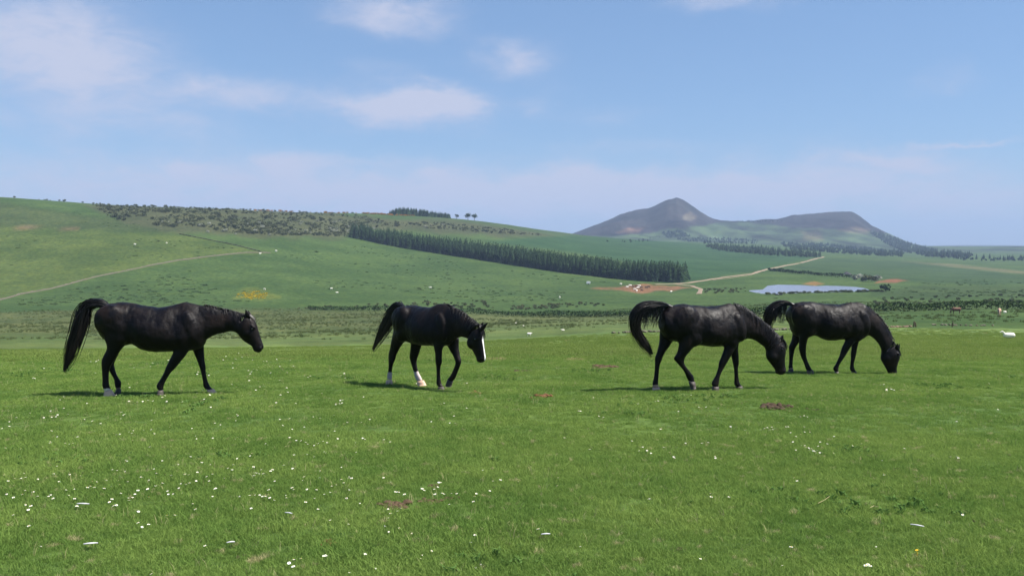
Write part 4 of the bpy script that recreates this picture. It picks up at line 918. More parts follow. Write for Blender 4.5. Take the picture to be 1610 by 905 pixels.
H2 = dict(zoom=(570, 460, 5.487), yaw=-40, base=(470, 812), seed=2, label='black horse with white face blaze and white hind socks, lifting a foreleg',
 trunk=[(312,160,300,300,.14),(345,122,335,390,.20),(400,110,395,425,.26,.05),(470,113,465,445,.25,.1),(540,124,535,452,.295,.1),(600,121,598,456,.285,.14),(650,100,648,459,.255,.3),(700,90,698,460,.225,.4),(742,108,738,452,.19,.3),(772,130,768,430,.14,.2)],
 neck=[(690,92,730,430,.165),(750,114,785,412,.14),(810,144,828,388,.115),(870,180,866,380,.098),(930,226,895,388,.088),(985,268,915,398,.082)],
 head=[(1012,288,920,385,.078),(1032,335,928,428,.098),(1038,400,945,475,.092),(1045,460,968,522,.074),(1053,515,985,562,.058),(1059,558,990,588,.056),(1054,582,1003,598,.045)],
 muscle=[(395,230,.23,.125,.25,.16,-.3),(730,290,.12,.07,.25,.14,.25),(400,340,.16,.1,.16,.16,.3),(955,430,.10,.085,.11,.02,0)],
 legs={'near_hind':(-.13,[(430,250,300,230,.13),(400,360,275,360,.12),(367,395,257,420,.10),(325,460,244,470,.075),(288,530,229,522,.055),(276,575,226,560,.048),(258,620,226,620,.035),(248,670,222,670,.031),(247,705,214,710,.037),(248,748,212,745,.036)],(206,790,258,788,210,752,250,750,'hoof_pale')),
       'far_hind':(.13,[(500,300,390,300,.13),(505,430,425,425,.1),(490,500,419,500,.07),(472,562,411,555,.05),(466,610,425,610,.037),(482,680,448,690,.031),(500,715,457,725,.037),(520,756,475,762,.036)],(480,800,548,800,474,764,525,754,'hoof_pale')),
       'near_fore':(-.12,[(720,330,620,350,.09),(692,450,622,455,.075),(680,520,630,520,.056),(679,600,633,600,.046),(668,640,638,640,.035),(665,720,640,720,.030),(674,782,639,784,.037),(690,808,655,812,.034)],(656,836,706,834,655,812,693,806,'hoof_dark')),
       'far_fore':(.12,[(830,390,730,400,.08),(824,450,745,470,.07),(834,530,786,540,.052),(849,588,803,580,.046),(843,626,805,612,.037),(820,690,778,680,.031),(800,738,757,720,.037),(780,764,736,744,.034)],(722,800,760,812,737,746,778,766,'hoof_dark'))},
 ears=[(1028,312,1076,262,-.045,-.075),(1020,300,1040,256,.045,.06)], eye=(1005,395), eyew=.088, socks=[('near_hind',.225,(.40,.335,.32)),('far_hind',.25,(.46,.385,.365)),('near_fore',.04,(.12,.09,.08))],
 blaze=[(1033,378),(1037,402),(1045,460),(1053,515),(1059,560)],
 mane=(.1,.95,1,.22), tail=dict(spine=[(362,130,14),(335,108,22),(300,108,34),(268,150,40),(235,215,46),(190,300,44),(140,390,30),(92,485,7)], pale=.9))
H3 = dict(zoom=(970, 460, 5.486), yaw=13, base=(700, 842), seed=3, label='black horse with curled tail, lowered head and one pale hind foot, third from left',
 trunk=[(390,175,378,322,.15),(440,128,428,390,.20),(510,106,502,420,.265,.05),(590,98,588,436,.29,.1),(680,107,680,448,.26,.1),(760,117,760,458,.31,.1),(840,117,840,461,.30,.14),(900,108,900,459,.255,.28),(955,93,950,457,.24,.4),(1010,97,1000,455,.21,.35),(1050,112,1038,440,.16,.25),(1075,135,1062,418,.12,.2)],
 neck=[(980,96,1015,440,.165),(1060,114,1085,412,.14),(1130,156,1135,396,.115),(1200,206,1190,412,.10),(1270,262,1237,442,.09),(1340,325,1272,470,.084),(1392,378,1286,500,.08)],
 head=[(1406,392,1288,492,.08),(1443,438,1290,560,.1),(1453,495,1326,612,.092),(1447,560,1352,647,.072),(1449,620,1366,670,.058),(1457,660,1368,692,.057),(1449,690,1384,700,.046)],
 muscle=[(560,240,.24,.125,.26,.165,-.3),(1015,290,.125,.09,.25,.155,.25),(620,370,.16,.1,.17,.175,.3),(1345,545,.10,.085,.11,.02,0),(960,410,.11,.09,.13,.13,0)],
 legs={'near_hind':(-.14,[(720,300,520,260,.13),(682,430,535,410,.12),(625,502,528,500,.088),(587,560,500,550,.062),(580,597,492,573,.051),(592,628,525,612,.038),(626,672,575,672,.032),(660,716,605,735,.037),(672,765,618,762,.036)],(640,832,680,820,618,766,674,766,'hoof_dark')),
       'far_hind':(.13,[(500,260,375,260,.13),(490,385,372,390,.11),(455,450,365,450,.082),(402,530,340,530,.057),(384,580,328,560,.049),(366,632,326,632,.036),(358,720,318,720,.031),(353,782,304,786,.037),(360,815,310,820,.036)],(308,862,388,858,308,822,364,812,'hoof_pale')),
       'near_fore':(-.12,[(1060,290,920,330,.09),(1040,450,928,455,.077),(985,540,905,540,.058),(942,616,880,606,.047),(922,652,875,646,.036),(893,712,853,712,.030),(881,777,819,777,.037),(877,808,828,808,.034)],(820,850,880,852,826,808,878,808,'hoof_dark')),
       'far_fore':(.12,[(1060,370,960,400,.08),(1043,470,980,480,.07),(1047,540,988,545,.053),(1049,610,1000,610,.045),(1041,650,1008,650,.035),(1045,720,1012,720,.030),(1056,777,1010,787,.037),(1075,802,1026,808,.034)],(1034,830,1095,826,1026,810,1078,800,'hoof_dark'))},
 ears=[(1415,412,1432,366,-.05,-.06),(1408,402,1418,372,.05,.06)], eye=(1402,480), socks=[('far_hind',.11,(.42,.27,.20)),('near_hind',.05,(.12,.09,.08))],
 mane=(.05,.97,-1,.30), tail=dict(spine=[(495,138,12),(425,110,22),(340,104,30),(260,112,40),(195,150,48),(160,225,44),(165,320,38),(205,400,36),(255,460,30),(300,528,8)], pale=.05, fringe=150, fr=(.12,.42), frlen=.34))
H4 = dict(zoom=(1190, 460, 6.24), yaw=1, base=(640, 795), seed=4, label='black horse at the far right grazing with its muzzle down on the turf',
 trunk=[(322,155,314,245,.15),(355,113,345,380,.20),(420,94,410,430,.265,.05),(500,85,490,440,.285,.1),(580,93,568,420,.25,.1),(660,104,650,458,.325,.1),(740,110,725,469,.34,.08),(820,111,810,461,.325,.12),(890,95,880,452,.262,.3),(960,88,945,456,.25,.4),(1030,100,1010,456,.21,.35),(1075,130,1062,432,.16,.25),(1098,160,1088,412,.12,.2)],
 neck=[(990,92,1010,445,.165),(1072,126,1078,422,.14),(1130,178,1115,428,.12),(1195,230,1160,462,.103),(1250,300,1200,512,.092),(1300,385,1222,562,.085),(1338,478,1222,602,.08)],
 head=[(1352,512,1220,598,.08),(1392,578,1216,652,.1),(1402,630,1243,702,.092),(1383,690,1268,748,.072),(1371,745,1286,788,.058),(1378,790,1290,810,.057),(1372,814,1300,822,.046)],
 muscle=[(430,230,.25,.125,.26,.165,-.3),(1015,280,.125,.09,.25,.155,.25),(480,350,.16,.10,.16,.17,.3),(1275,640,.10,.085,.11,.02,0),(960,410,.12,.09,.13,.13,0)],
 legs={'far_hind':(.13,[(470,250,320,260,.13),(450,400,352,390,.11),(420,470,340,470,.078),(375,545,314,525,.056),(366,577,314,560,.048),(354,640,316,640,.036),(350,700,312,700,.031),(351,728,308,728,.037),(354,750,312,750,.035)],(308,774,360,772,311,752,356,748,'hoof_dark')),
       'near_hind':(-.14,[(560,280,420,280,.14),(525,385,420,400,.12),(496,460,415,480,.082),(483,540,413,545,.057),(483,577,416,560,.049),(486,622,432,622,.037),(506,682,460,687,.032),(531,732,478,738,.037),(548,760,488,765,.035)],(494,802,566,800,488,767,552,756,'hoof_dark')),
       'near_fore':(-.12,[(1010,290,870,330,.09),(982,450,870,450,.077),(922,530,835,537,.058),(872,612,815,606,.047),(851,646,800,642,.036),(815,702,772,702,.030),(803,737,749,742,.037),(802,772,764,774,.033)],(764,818,810,820,764,776,802,772,'hoof_dark')),
       'far_fore':(.12,[(1020,370,920,400,.08),(1000,460,928,470,.07),(983,540,928,545,.052),(973,600,920,600,.045),(963,642,920,642,.035),(950,700,915,700,.030),(956,742,911,748,.037),(972,770,926,775,.034)],(938,808,994,806,926,777,974,768,'hoof_dark'))},
 ears=[(1372,548,1382,500,-.05,-.06),(1380,556,1400,506,.05,.06)], eye=(1372,612), socks=[('far_hind',.11,(.20,.15,.13)),('near_hind',.09,(.22,.16,.13)),('near_fore',.06,(.14,.10,.09))],
 mane=(.2,.97,1,.20), tail=dict(spine=[(382,130,12),(312,104,20),(250,103,30),(185,125,40),(135,175,50),(108,245,42),(112,310,30),(140,350,10)], pale=.05, fringe=160, fr=(.2,.6), frlen=.34))
for H in (H1, H2, H3, H4): make_horse(H)

# ------------------------------------------------------------------ sheep and cattle
def sheep_mesh(lying):
    s = Skin(); z0 = .02 if lying else .32
    s.loft(np.array([(-.52, z0 + .32, -.50, z0 + .18, .08, 0, 0), (-.42, z0 + .46, -.42, z0 + .06, .2, 0, 0), (-.1, z0 + .50, -.1, z0, .25, 0, 0), (.25, z0 + .48, .25, z0 + .02, .22, 0, 0), (.45, z0 + .42, .42, z0 + .1, .14, 0, 0)]), 14, 2)
    hz_ = z0 + (.60 if lying else .42)
    s.loft(np.array([(.30, z0 + .46, .40, z0 + .22, .12, 0, 0), (.46, hz_, .55, hz_ - .16, .085, 0, 0), (.58, hz_ + .05, .56, hz_ - .12, .075, 0, 0), (.70, hz_ - .02, .68, hz_ - .12, .055, 0, 0), (.78, hz_ - .07, .76, hz_ - .13, .04, 0, 0)]), 12, 2)
    for sg in (-1, 1):
        s.loft(np.array([(.52, hz_ + .03, .48, hz_ - .02, .02, sg * .06, 0), (.50, hz_ + .03, .46, hz_ - .01, .02, sg * .12, 0), (.49, hz_, .47, hz_ - .01, .012, sg * .16, 0)]), 8, 2)
    if not lying:
        for x in (-.36, .30):
            for sg in (-1, 1): s.loft(np.array([(x + .09, .42, x - .07, .42, .07, sg * .12, 0), (x + .05, .26, x - .04, .26, .045, sg * .12, 0), (x + .03, .12, x - .03, .12, .035, sg * .12, 0), (x + .045, 0, x - .03, 0, .035, sg * .12, 0)]), 8, 2)
    me = s.build('sheep', .03, 2); me.materials.append(M['wool']); return me
def cow_mesh(m, graze):
    s = Skin()
    s.loft(np.array([(-.95, 1.22, -.93, 1.0, .12, 0, 0), (-.85, 1.36, -.85, .72, .27, 0, 0), (-.4, 1.36, -.4, .58, .33, 0, 0), (.1, 1.34, .1, .56, .34, 0, 0), (.5, 1.38, .5, .60, .28, 0, 0), (.75, 1.32, .75, .72, .18, 0, 0)]), 14, 2)
    if graze: s.loft(np.array([(.55, 1.36, .62, .8, .18, 0, 0), (.95, 1.1, .82, .74, .12, 0, 0), (1.15, .72, .95, .52, .12, 0, 0), (1.22, .4, 1.02, .3, .10, 0, 0), (1.22, .18, 1.08, .14, .08, 0, 0)]), 12, 2)
    else: s.loft(np.array([(.55, 1.38, .62, .8, .18, 0, 0), (.95, 1.46, .92, 1.02, .12, 0, 0), (1.18, 1.52, 1.1, 1.18, .13, 0, 0), (1.38, 1.36, 1.3, 1.12, .10, 0, 0), (1.50, 1.22, 1.44, 1.08, .08, 0, 0)]), 12, 2)
    for x in (-.72, .52):
        for sg in (-1, 1): dx = .08 * sg; s.loft(np.array([(x + .2, .95, x - .16, .95, .13, sg * .2, 0), (x + .11, .62, x - .09, .62, .08, sg * .2, 0), (x + .06 + dx, .34, x - .06 + dx, .34, .055, sg * .2, 0), (x + .08 + dx, 0, x - .06 + dx, 0, .06, sg * .2, 0)]), 8, 2)
    s.loft(np.array([(-.9, 1.3, -.95, 1.24, .03, 0, 0), (-.98, 1.0, -1.03, 1.0, .03, 0, 0), (-.96, .55, -1.04, .55, .045, 0, 0)]), 8, 2)
    me = s.build('cow', .05, 2); me.materials.append(m); return me
SH = {False: sheep_mesh(False), True: sheep_mesh(True)}
def sheep(px, py, face, label, lying=False, sc=1.0):
    p = hit(px, py); o_ = link('sheep', SH[lying], loc=p); o_.rotation_euler = (0, 0, math.radians(face)); o_.scale = (sc,) * 3; tag(o_, label, 'sheep', 'sheep on the pasture')
sheep(1586, 531.5, 172, 'white sheep lying on the turf at the far right edge of the field', True, .68)
sheep(521, 455, 20, 'white sheep on the hillside left of the plantation, upper of two', False, 1.2)
sheep(530, 461.5, 200, 'white sheep on the hillside left of the plantation, lower of two', False, 1.2)
sheep(676.5, 453.5, 170, 'single white sheep on the hillside above the second horse', False, 1.4)
sheep(880, 469, 80, 'single white sheep between the plantation and the hedge', False, 1.4)
sheep(832, 528, 10, 'white lamb nearest the field edge, right of the second horse', False, .45)
sheep(885, 520, 190, 'white lamb resting right of the second horse on the rough slope', True, .4)
sheep(811, 509, 40, 'white sheep just below the hedge, upper of two right of the second horse', False, .5)
sheep(823, 513, 220, 'white lamb just below the hedge right of the second horse', False, .38)
sheep(416, 456, 160, 'white sheep beside the yellow flower patch', False, 1.2)
sheep(409, 400, 30, 'white sheep at the top end of the long pale wall', False, 1.5)
sheep(434, 396, 0, 'white sheep just right of the wall end', False, 1.6)
sheep(212, 385.5, 10, 'white sheep in the left hill field above the long wall', False, 1.5)
sheep(262, 383, 60, 'pale sheep right of the other one in the left hill field', False, 1.2)
sheep(1055, 460, 30, 'white sheep right of the bare earth patch below the plantation', False, 1.4)
sheep(1023, 478.5, 5, 'white sheep seen just above the tail of the third horse', False, 1.3)
sheep(976, 448, 0, 'white sheep beside the cattle on the bare earth, on its left', False, 1.5)
sheep(1580, 493, 200, 'white lamb beside the tan cow near the hedge', False, .7)
CW = {k: cow_mesh(M[m], g_) for k, m, g_ in (('brown', 'cow_brown', True), ('tan', 'cow_tan', True), ('white', 'cow_white', False), ('dark', 'cow_dark', True))}
def cow(px, py, face, kind, label, sc=1.0):
    p = hit(px, py); o_ = link('cow', CW[kind], loc=p); o_.rotation_euler = (0, 0, math.radians(face)); o_.scale = (sc,) * 3; tag(o_, label, 'cow', 'cattle in the valley')
cow(1503, 493, 178, 'brown', 'brown cow grazing just below the hedge, right of the fourth horse'); cow(1571, 496, 240, 'tan', 'tan cow grazing near the hedge at the far right')
for (x, y, f_, k, l) in [(986, 453, 10, 'white', 'leftmost white cow on the bare earth'), (991, 450.5, 190, 'white', 'white cow at the back left of the cattle on bare earth'), (998, 456.5, 0, 'white', 'lower white cow in the cattle group on bare earth'),
    (1001, 459, 60, 'white', 'lowest white cow of the cattle group on bare earth'), (1005, 451, 180, 'white', 'white cow at the back right of the cattle on bare earth'), (1003, 454, 20, 'white', 'white cow in the middle of the cattle on bare earth'),
    (995, 452, 30, 'dark', 'dark cow between the white cows on the bare earth'), (1008, 453.5, 200, 'dark', 'dark cow in the middle of the cattle group'), (1016, 453.5, 0, 'dark', 'dark cow on the right of the cattle group'),
    (1020, 452.3, 160, 'dark', 'rightmost dark cow on the bare earth'), (1009, 457.5, 40, 'dark', 'lowest dark cow of the cattle group'), (1000, 451.3, 0, 'brown', 'brown cow at the back of the cattle group')]:
    cow(x, y, f_, k, l, 1.0)

# ------------------------------------------------------------------ trailer, boat, heap
def boxmesh(name, dims, bev=.04):
    bm = bmesh.new(); bmesh.ops.create_cube(bm, size=1.0); bmesh.ops.scale(bm, vec=dims, verts=bm.verts); bmesh.ops.bevel(bm, geom=bm.edges[:], offset=bev, segments=2, affect='EDGES'); me = bpy.data.meshes.new(name); bm.to_mesh(me); bm.free(); return me
p = hit(925, 447); e = link('trailer', None, loc=p); tag(e, 'small white box trailer on the pasture left of the bare earth', 'trailer')
link('box', boxmesh('box', (2.6, 1.5, 1.5), .1), M['paint'], e, (0, 0, 1.25)); link('drawbar', boxmesh('drawbar', (1.2, .12, .1), .02), M['tyre'], e, (-1.9, 0, .5))
for sg in (-1, 1):
    bm = bmesh.new(); bmesh.ops.create_cone(bm, cap_ends=True, segments=16, radius1=.34, radius2=.34, depth=.2); wm = bpy.data.meshes.new('wheel'); bm.to_mesh(wm); bm.free(); w_ = link('wheel', wm, M['tyre'], e, (.1, sg * .82, .34)); w_.rotation_euler = (math.pi / 2, 0, 0)
p = hit(1224, 463.5); e = link('boat', None, loc=p); tag(e, 'tiny dark boat shape at the near shore of the lake', 'boat')
v = []; f = []
for i, (x, wd, zz) in enumerate([(-1.9, .5, .75), (-1.2, .75, .6), (0, .85, .55), (1.2, .7, .6), (2.1, .08, .85)]):
    v += [(x, -wd, zz), (x * .92, -wd * .55, 0), (x * .92, wd * .55, 0), (x, wd, zz), (x * .95, wd * .85, zz - .05), (x * .9, 0, .2), (x * .95, -wd * .85, zz - .05)]
    if i:
        b = (i - 1) * 7
        for k in range(7): f.append((b + k, b + (k + 1) % 7, b + 7 + (k + 1) % 7, b + 7 + k))
f += [tuple(range(7)), tuple(range(28, 35))]; link('hull', pyd('hull', v, f), M['darkwood'], e); link('thwart', boxmesh('thwart', (.3, 1.3, .06), .01), M['paint'], e, (0, 0, .56))
p = hit(1331, 431); v = [(0, 0, 2.6)]; f = []; r = np.random.default_rng(3)
for k in range(3):
    for j in range(12): a = 2 * math.pi * j / 12; R = (k + 1) * 1.15 * r.uniform(.85, 1.15); v.append((R * 1.2 * math.cos(a), R * math.sin(a), [1.7, .8, -.2][k] * r.uniform(.85, 1.1)))
for j in range(12): f.append((0, 1 + j, 1 + (j + 1) % 12)); f += [(1 + k * 12 + j, 13 + k * 12 + j, 13 + k * 12 + (j + 1) % 12, 1 + k * 12 + (j + 1) % 12) for k in range(2)]
tag(link('heap', pyd('heap', v, f), M['darkwood'], loc=p), 'small dark heap at the far end of the short hedge beyond the lake', 'heap')

# ------------------------------------------------------------------ small things in the turf
def daisy_mesh(seed, h=.040, R=.0112):
    r = np.random.default_rng(seed); v = []; f = []; mi = []; n = 13; tl = r.uniform(-.35, .35, 2)
    def tip(x, y, z): return (x, y, h + z + tl[0] * x + tl[1] * y)
    for k in range(n):
        a = 2 * math.pi * k / n + r.uniform(-.08, .08); c, s = math.cos(a), math.sin(a); w_ = R * .2; i = len(v); L = R * r.uniform(.9, 1.1)
        v += [tip(c * R * .25, s * R * .25, 0), tip(c * L * .7 - s * w_, s * L * .7 + c * w_, .002), tip(c * L, s * L, .001), tip(c * L * .7 + s * w_, s * L * .7 - c * w_, .002)]; f.append((i, i + 1, i + 2, i + 3)); mi.append(0)
    i = len(v); v.append(tip(0, 0, .005))
    for k in range(8): a = 2 * math.pi * k / 8; v.append(tip(.0042 * math.cos(a), .0042 * math.sin(a), .003))
    for k in range(8): f.append((i, i + 1 + k, i + 1 + (k + 1) % 8)); mi.append(1)
    i = len(v)
    for (z, o_) in ((-.01, 0), (h * .6, .004), (h, 0)):
        for k in range(3): a = 2.094 * k; v.append((.0012 * math.cos(a) + o_, .0012 * math.sin(a), z))
    for k in range(2):
        for j in range(3): f.append((i + k * 3 + j, i + k * 3 + (j + 1) % 3, i + 3 + k * 3 + (j + 1) % 3, i + 3 + k * 3 + j)); mi.append(2)
    me = pyd('daisy', v, f); me.polygons.foreach_set('material_index', np.array(mi, np.int32))
    for m_ in (M['petal'], M['disc'], M['stem']): me.materials.append(m_)
    return me
DM = [daisy_mesh(s) for s in range(5)]
DZ = []
A_ = [(525,30),(520,38),(70,43),(40,67),(218,43),(248,20),(288,30),(425,68),(480,110),(490,117),(272,136),(327,125),(292,160),(307,156),(212,156),(24,174),(530,228),(536,238),(640,57),(760,44),(805,218),(830,135),(898,132),(990,134),(1002,130),(905,176),(852,237),(1000,222),(1063,204),(1055,214),(985,248),(1018,170),(1120,160),(1130,163),(1205,171),(1250,145),(1222,135),(1290,152),(1298,163),(1325,170),(1338,158),(1362,150),(1380,156),(1270,150),(1412,107),(1425,140),(1480,133),(1540,142),(1530,138),(1512,68),(1525,66),(1465,65),(1560,57),(1410,34),(1350,46),(1322,44),(1105,12),
 (228,291),(340,297),(315,287),(295,295),(62,304),(36,316),(108,306),(250,323),(390,323),(450,318),(312,350),(280,354),(370,352),(382,344),(398,346),(440,353),(107,357),(57,394),(95,380),(206,379),(224,393),(160,380),(140,367),(316,391),(325,424),(110,422),(131,427),(120,446),(56,464),(473,397),(462,408),(480,428),(492,422),(545,400),(560,385),(570,376),(583,365),(623,356),(628,392),(505,335),(540,322),(596,299),(660,289),(697,291),(722,295),(658,336),(686,330),(707,362),(763,328),(785,327),(800,327),(828,323),(780,286),(798,296),(833,284),(897,288),(872,305),(962,268),(980,270),(1075,290),(1110,288),(1142,281),(1150,271),(1070,262),(1234,261),(1283,302),(1240,203),(815,414),(825,442),(585,450),(583,503),(600,518),(627,501),(705,473),(738,464),(1060,434),(1095,377),(1107,381),(1120,387),(1138,391),(1158,396),(1133,357),(1240,352),(1232,351),(1295,357),(1336,357),(1290,411),(1342,438),(1392,485),(1440,313),(1450,330),(1472,302),(1483,304),(1220,678),(1237,680),(1240,664),(1270,654),(1365,640),(1374,637),(1541,634),(122,510)]
DZ += [(0 + x / 2.683, 640 + y / 2.683) for x, y in A_]
B_ = [(520,92),(513,95),(160,65),(192,66),(68,141),(123,172),(170,176),(180,175),(218,163),(70,215),(85,250),(140,240),(158,257),(187,246),(197,249),(277,246),(305,254),(22,258),(100,420),(130,410),(142,411),(108,438),(277,408),(120,504),(327,474),(340,472),(365,480),(440,462),(448,468),(490,460),(493,478),(525,479),(532,478),(585,481),(510,433),(518,438),(296,550),(306,563),(3,545),(50,593),(24,748),(33,745),(200,741),(663,657),(928,635),(738,425),(770,421),(845,428),(725,467),(668,482),(660,496),(655,513),(1010,441),(1012,415),(1146,287),(1040,240),(1100,126),(1108,127),(1162,66),(1185,150),(1204,150),(1325,254),(1370,277),(1388,296),(1405,306),(1355,295),(1458,282),(1500,325),(1445,203),(1500,165),(1567,157),(1272,117),(1350,92),(1423,82),(1435,83),(1180,60),(1520,125)]
DZ += [(500 + x / 2.683, 600 + y / 2.683) for x, y in B_]
C_ = [(54,80),(66,82),(206,60),(150,124),(132,166),(148,156),(196,156),(238,106),(268,110),(320,115),(318,184),(372,196),(432,204),(500,205),(515,203),(528,197),(538,204),(545,193),(550,208),(557,198),(575,174),(605,196),(616,190),(625,218),(642,233),(648,239),(668,226),(684,219),(706,216),(683,195),(668,146),(682,147),(696,147),(604,272),(635,262),(647,293),(671,272),(685,273),(690,284),(702,287),(708,290),(715,285),(722,298),(728,296),(738,290),(741,280),(733,303),(757,301),(748,308),(780,266),(750,262),(806,308),(808,238),(888,273),(924,269),(1105,288),(1300,321),(1327,325),(1333,330),(1320,168),(1326,171),(1340,133),(1500,118),(1463,12),(1017,388),(1020,396),(640,417),(652,428),(287,483),(290,497),(365,492),(1350,577),(942,790),(950,786),(960,784),(627,712),(20,296),(36,308),(88,282),(115,305),(133,320),(136,331),(306,320),(308,332),(182,260),(250,261),(277,260),(1005,17),(1018,18),(1030,40),(1050,40),(1062,40),(1088,42),(1030,45),(625,12)]
DZ += [(1010 + x / 2.683, 600 + y / 2.683) for x, y in C_]
seen = []
for p in DZ:
    if all(abs(p[0] - q[0]) > 2.0 or abs(p[1] - q[1]) > 1.5 for q in seen): seen.append(p)
seen.sort(key=lambda p: -p[1])
for k, (x, y) in enumerate(seen[:290]):
    p = hit(x, y + 3); o_ = link('daisy', DM[k % 5], loc=p); s = random.uniform(.75, 1.12); o_.scale = (s, s, random.uniform(.6, 1.1)); o_.rotation_euler = (0, 0, random.random() * 6.28)
    where = ('in the cluster around the foreground dung heap' if 585 < x < 740 and 752 < y < 812 else 'in the dense patch below the head of the third horse' if 1175 < x < 1325 and 655 < y < 722
             else 'at the bottom edge of the field, left of centre' if y > 838 and x < 620 else 'at the bottom edge of the field, right of centre' if y > 838 else 'in the wide drift at the left below the first horse' if x < 420
             else 'in the turf below the second horse' if x < 800 else 'in the turf below the third horse' if x < 1180 else 'in the turf at the right below the fourth horse')
    tag(o_, 'white daisy ' + where, 'flower', 'white daisies ' + where)
more_d = [hit(x, y + 2) for x, y in seen[290:]]
dens = [((0, 560), (620, 790), 230), ((0, 560), (560, 640), 150), ((300, 560), (520, 615), 60), ((760, 540), (1080, 600), 90), ((1400, 540), (1610, 620), 60), ((0, 640), (1610, 720), 40)]
for (a, b, n_) in dens:
    for _ in range(n_):
        x = random.uniform(a[0], a[1]) if a[1] > 700 or a[0] == 0 else random.uniform(a[0], a[1]); y = random.uniform(b[0], b[1])
        if fbm(np.array([x / 60.]), np.array([y / 18.]), 3)[0] > -.05: more_d.append(hit(x, y))
dsrc = [bpy.data.objects.new('daisy_src', m_) for m_ in DM]; pts = np.array([tuple(p) for p in more_d])
o = scatter('daisies', pts, rng.random(len(pts)) * 6.28, np.clip(pts[:, 1] / 12.0, .62, 1.2) * (.8 + .5 * rng.random(len(pts))), dsrc); o['label'] = 'many small white daisies farther back in the turf'
p = hit(1441, 877); bme = daisy_mesh(77, .05, .011); bme.materials.clear(); [bme.materials.append(m_) for m_ in (M['disc'], M['disc'], M['stem'])]
tag(link('buttercup', bme, loc=p), 'single yellow buttercup in the turf at the lower right', 'flower')
def lumps(name, px, py, wd, n, m, label, cat, flat=.55):
    p = hit(px, py); r = np.random.default_rng(int(px)); bm = bmesh.new()
    for k in range(int(n * 2.6)):
        s = wd * r.uniform(.07, .20); mt = Matrix.Translation((r.normal(0, wd * .34), r.normal(0, wd * .3), s * flat * .6)) @ Matrix.Diagonal((s * r.uniform(.8, 1.4), s, s * flat, 1)); ret = bmesh.ops.create_icosphere(bm, subdivisions=2, radius=1.0, matrix=mt)
        for v in ret['verts']: v.co += Vector(r.normal(0, s * .14, 3))
    me = bpy.data.meshes.new(name); bm.to_mesh(me); bm.free(); me.polygons.foreach_set('use_smooth', np.ones(len(me.polygons), bool)); tag(link(name, me, m, loc=p), label, cat)
lumps('dung_heap', 620, 796, .16, 14, M['dung'], 'brown dung heap with daisies behind it, left of centre in the foreground', 'dung')
lumps('dung_heap', 674, 788, .12, 9, M['dung'], 'crumbled dung just right of the foreground dung heap', 'dung', .4)
lumps('dung_heap', 712, 783, .10, 6, M['dung'], 'smallest crumbled dung at the right of the foreground dung', 'dung', .35)
lumps('dung_heap', 682, 764, .10, 6, M['dung'], 'thin crumbled dung behind the other foreground dung', 'dung', .35)
lumps('dung_heap', 851, 624, .21, 14, M['dungred'], 'rusty brown dung heap right of the second horse', 'dung', .7)
lumps('dung_heap', 749, 618, .17, 8, M['dungred'], 'small rusty dung patch just right of the second horse hooves', 'dung', .5)
lumps('molehill', 1220, 642, .26, 16, M['soil'], 'dark molehill below the third horse head', 'molehill', .7)
lumps('molehill', 1278, 645, .12, 8, M['soil'], 'small dark clod right of the molehill', 'molehill', .6)
lumps('dung_heap', 1371, 718, .10, 8, M['soil'], 'small dark dropping in the turf at right', 'dung', .5)
lumps('dung_heap', 1545, 824, .09, 7, M['soil'], 'small dark dropping near the lower right corner', 'dung', .5)
lumps('dung_heap', 1068, 864, .06, 6, M['soil'], 'small dark dropping at the bottom right of centre', 'dung', .6)
lumps('dung_heap', 863, 848, .05, 6, M['soil'], 'tiny dark dropping beside a grey tuft at bottom centre', 'dung', .5)
lumps('dung_heap', 376, 876, .06, 6, M['soil'], 'tiny dark dropping at the lower left', 'dung', .5)
lumps('dung_heap', 524, 556, .22, 8, M['dung'], 'dark dung on the turf between the first and second horse', 'dung', .5)
lumps('dung_heap', 823, 584, .25, 9, M['soil'], 'dark patch of dung behind and right of the second horse', 'dung', .4)
lumps('dung_heap', 945, 577, .5, 14, M['dung'], 'spread dung patch on the turf left of the third horse tail', 'dung', .15)
lumps('dung_heap', 522, 855, .13, 10, M['dungred'], 'flat tan scraping of bare earth at the lower left of centre', 'earth', .12)
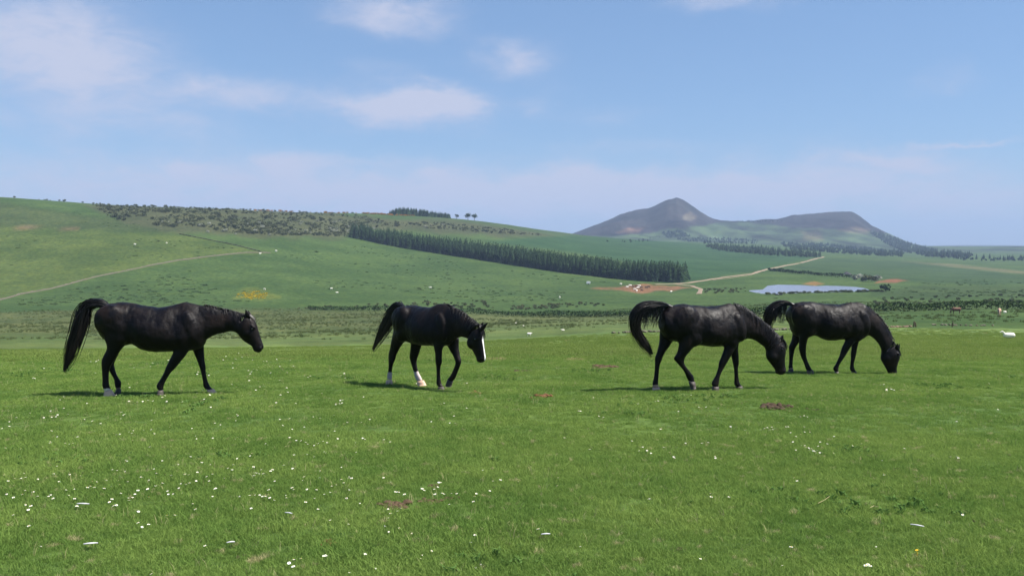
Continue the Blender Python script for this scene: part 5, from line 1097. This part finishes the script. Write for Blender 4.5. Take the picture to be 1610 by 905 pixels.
def feather(px, py, ln, label, rot):
    p = hit(px, py); v = []; f = []; r = np.random.default_rng(int(px)); n = 9
    for i in range(n):
        t = i / (n - 1); wd = ln * .18 * math.sin(math.pi * min(1, t * .9 + .08)) * r.uniform(.8, 1.15); z = .038 + .004 * math.sin(3 * t)
        v += [(ln * (t - .5), -wd, z + .004), (ln * (t - .5), 0, z + .008), (ln * (t - .5), wd, z + .002), (ln * (t - .5), 0, z)]
        if i: b = 4 * (i - 1); f += [(b + k, b + (k + 1) % 4, b + 4 + (k + 1) % 4, b + 4 + k) for k in range(4)]
    o_ = link('feather', pyd('feather', v, f, True), M['feather'], loc=p); o_.rotation_euler = (0, 0, rot); tag(o_, label, 'feather')
feather(143, 864, .085, 'pale feather lying in the turf near the lower left corner', .2); feather(454, 815, .065, 'pale grey tuft of down in the turf left of the dung heap', -.4)
feather(363, 862, .05, 'small grey feather beside the tiny dark dropping at lower left', .3); feather(1442, 835, .085, 'white feather in the turf at the lower right', -.6)
feather(858, 849, .06, 'grey tuft of down at bottom centre', .1); feather(131, 800, .10, 'greyish feather on the left among daisies', -.1)
def twig(pts, label):
    P_ = [hit(*q) for q in pts]; v = []; f = []
    for i, q in enumerate(P_):
        for j in range(4): a = math.pi / 2 * j; v.append((q.x + .0018 * math.cos(a), q.y + .0018 * math.sin(a), q.z + .042 + .0018 * math.sin(a + .5)))
        if i: b = 4 * (i - 1); f += [(b + k, b + (k + 1) % 4, b + 4 + (k + 1) % 4, b + 4 + k) for k in range(4)]
    tag(link('straw', pyd('straw', v, f), M['straw']), label, 'straw')
twig([(1286, 799), (1296, 794), (1304, 788)], 'bleached bent straw lying in the turf right of centre'); twig([(1368, 806), (1374, 803), (1381, 805)], 'short bleached straw right of the longer one')

# ------------------------------------------------------------------ haze
bm = bmesh.new(); bmesh.ops.create_cube(bm, size=1.0); bmesh.ops.scale(bm, vec=(25000, 25000, 420), verts=bm.verts); me = bpy.data.meshes.new('haze'); bm.to_mesh(me); bm.free()
def haze_m(t):
    v = t.n('ShaderNodeVolumePrincipled'); v.inputs['Color'].default_value = (0.43, 0.56, 0.80, 1); v.inputs['Density'].default_value = 0.00014; v.inputs['Anisotropy'].default_value = 0.0
    t.n('ShaderNodeOutputMaterial', ins={1: v.outputs[0]})
ho = link('haze', me, mat('haze_air', haze_m), loc=(0, 0, 60)); ho['kind'] = 'stuff'
print([(q, round(float(project(*[np.array([c_]) for c_ in crest(q)])[1][0]), 1)) for q in (0, 100, 200, 300, 400, 500, 600, 650, 700, 750, 800, 900)])
print('zrange', verts[:, 2].min(), verts[:, 2].max(), 'objects', len(S.objects), 'daisies', len(seen))
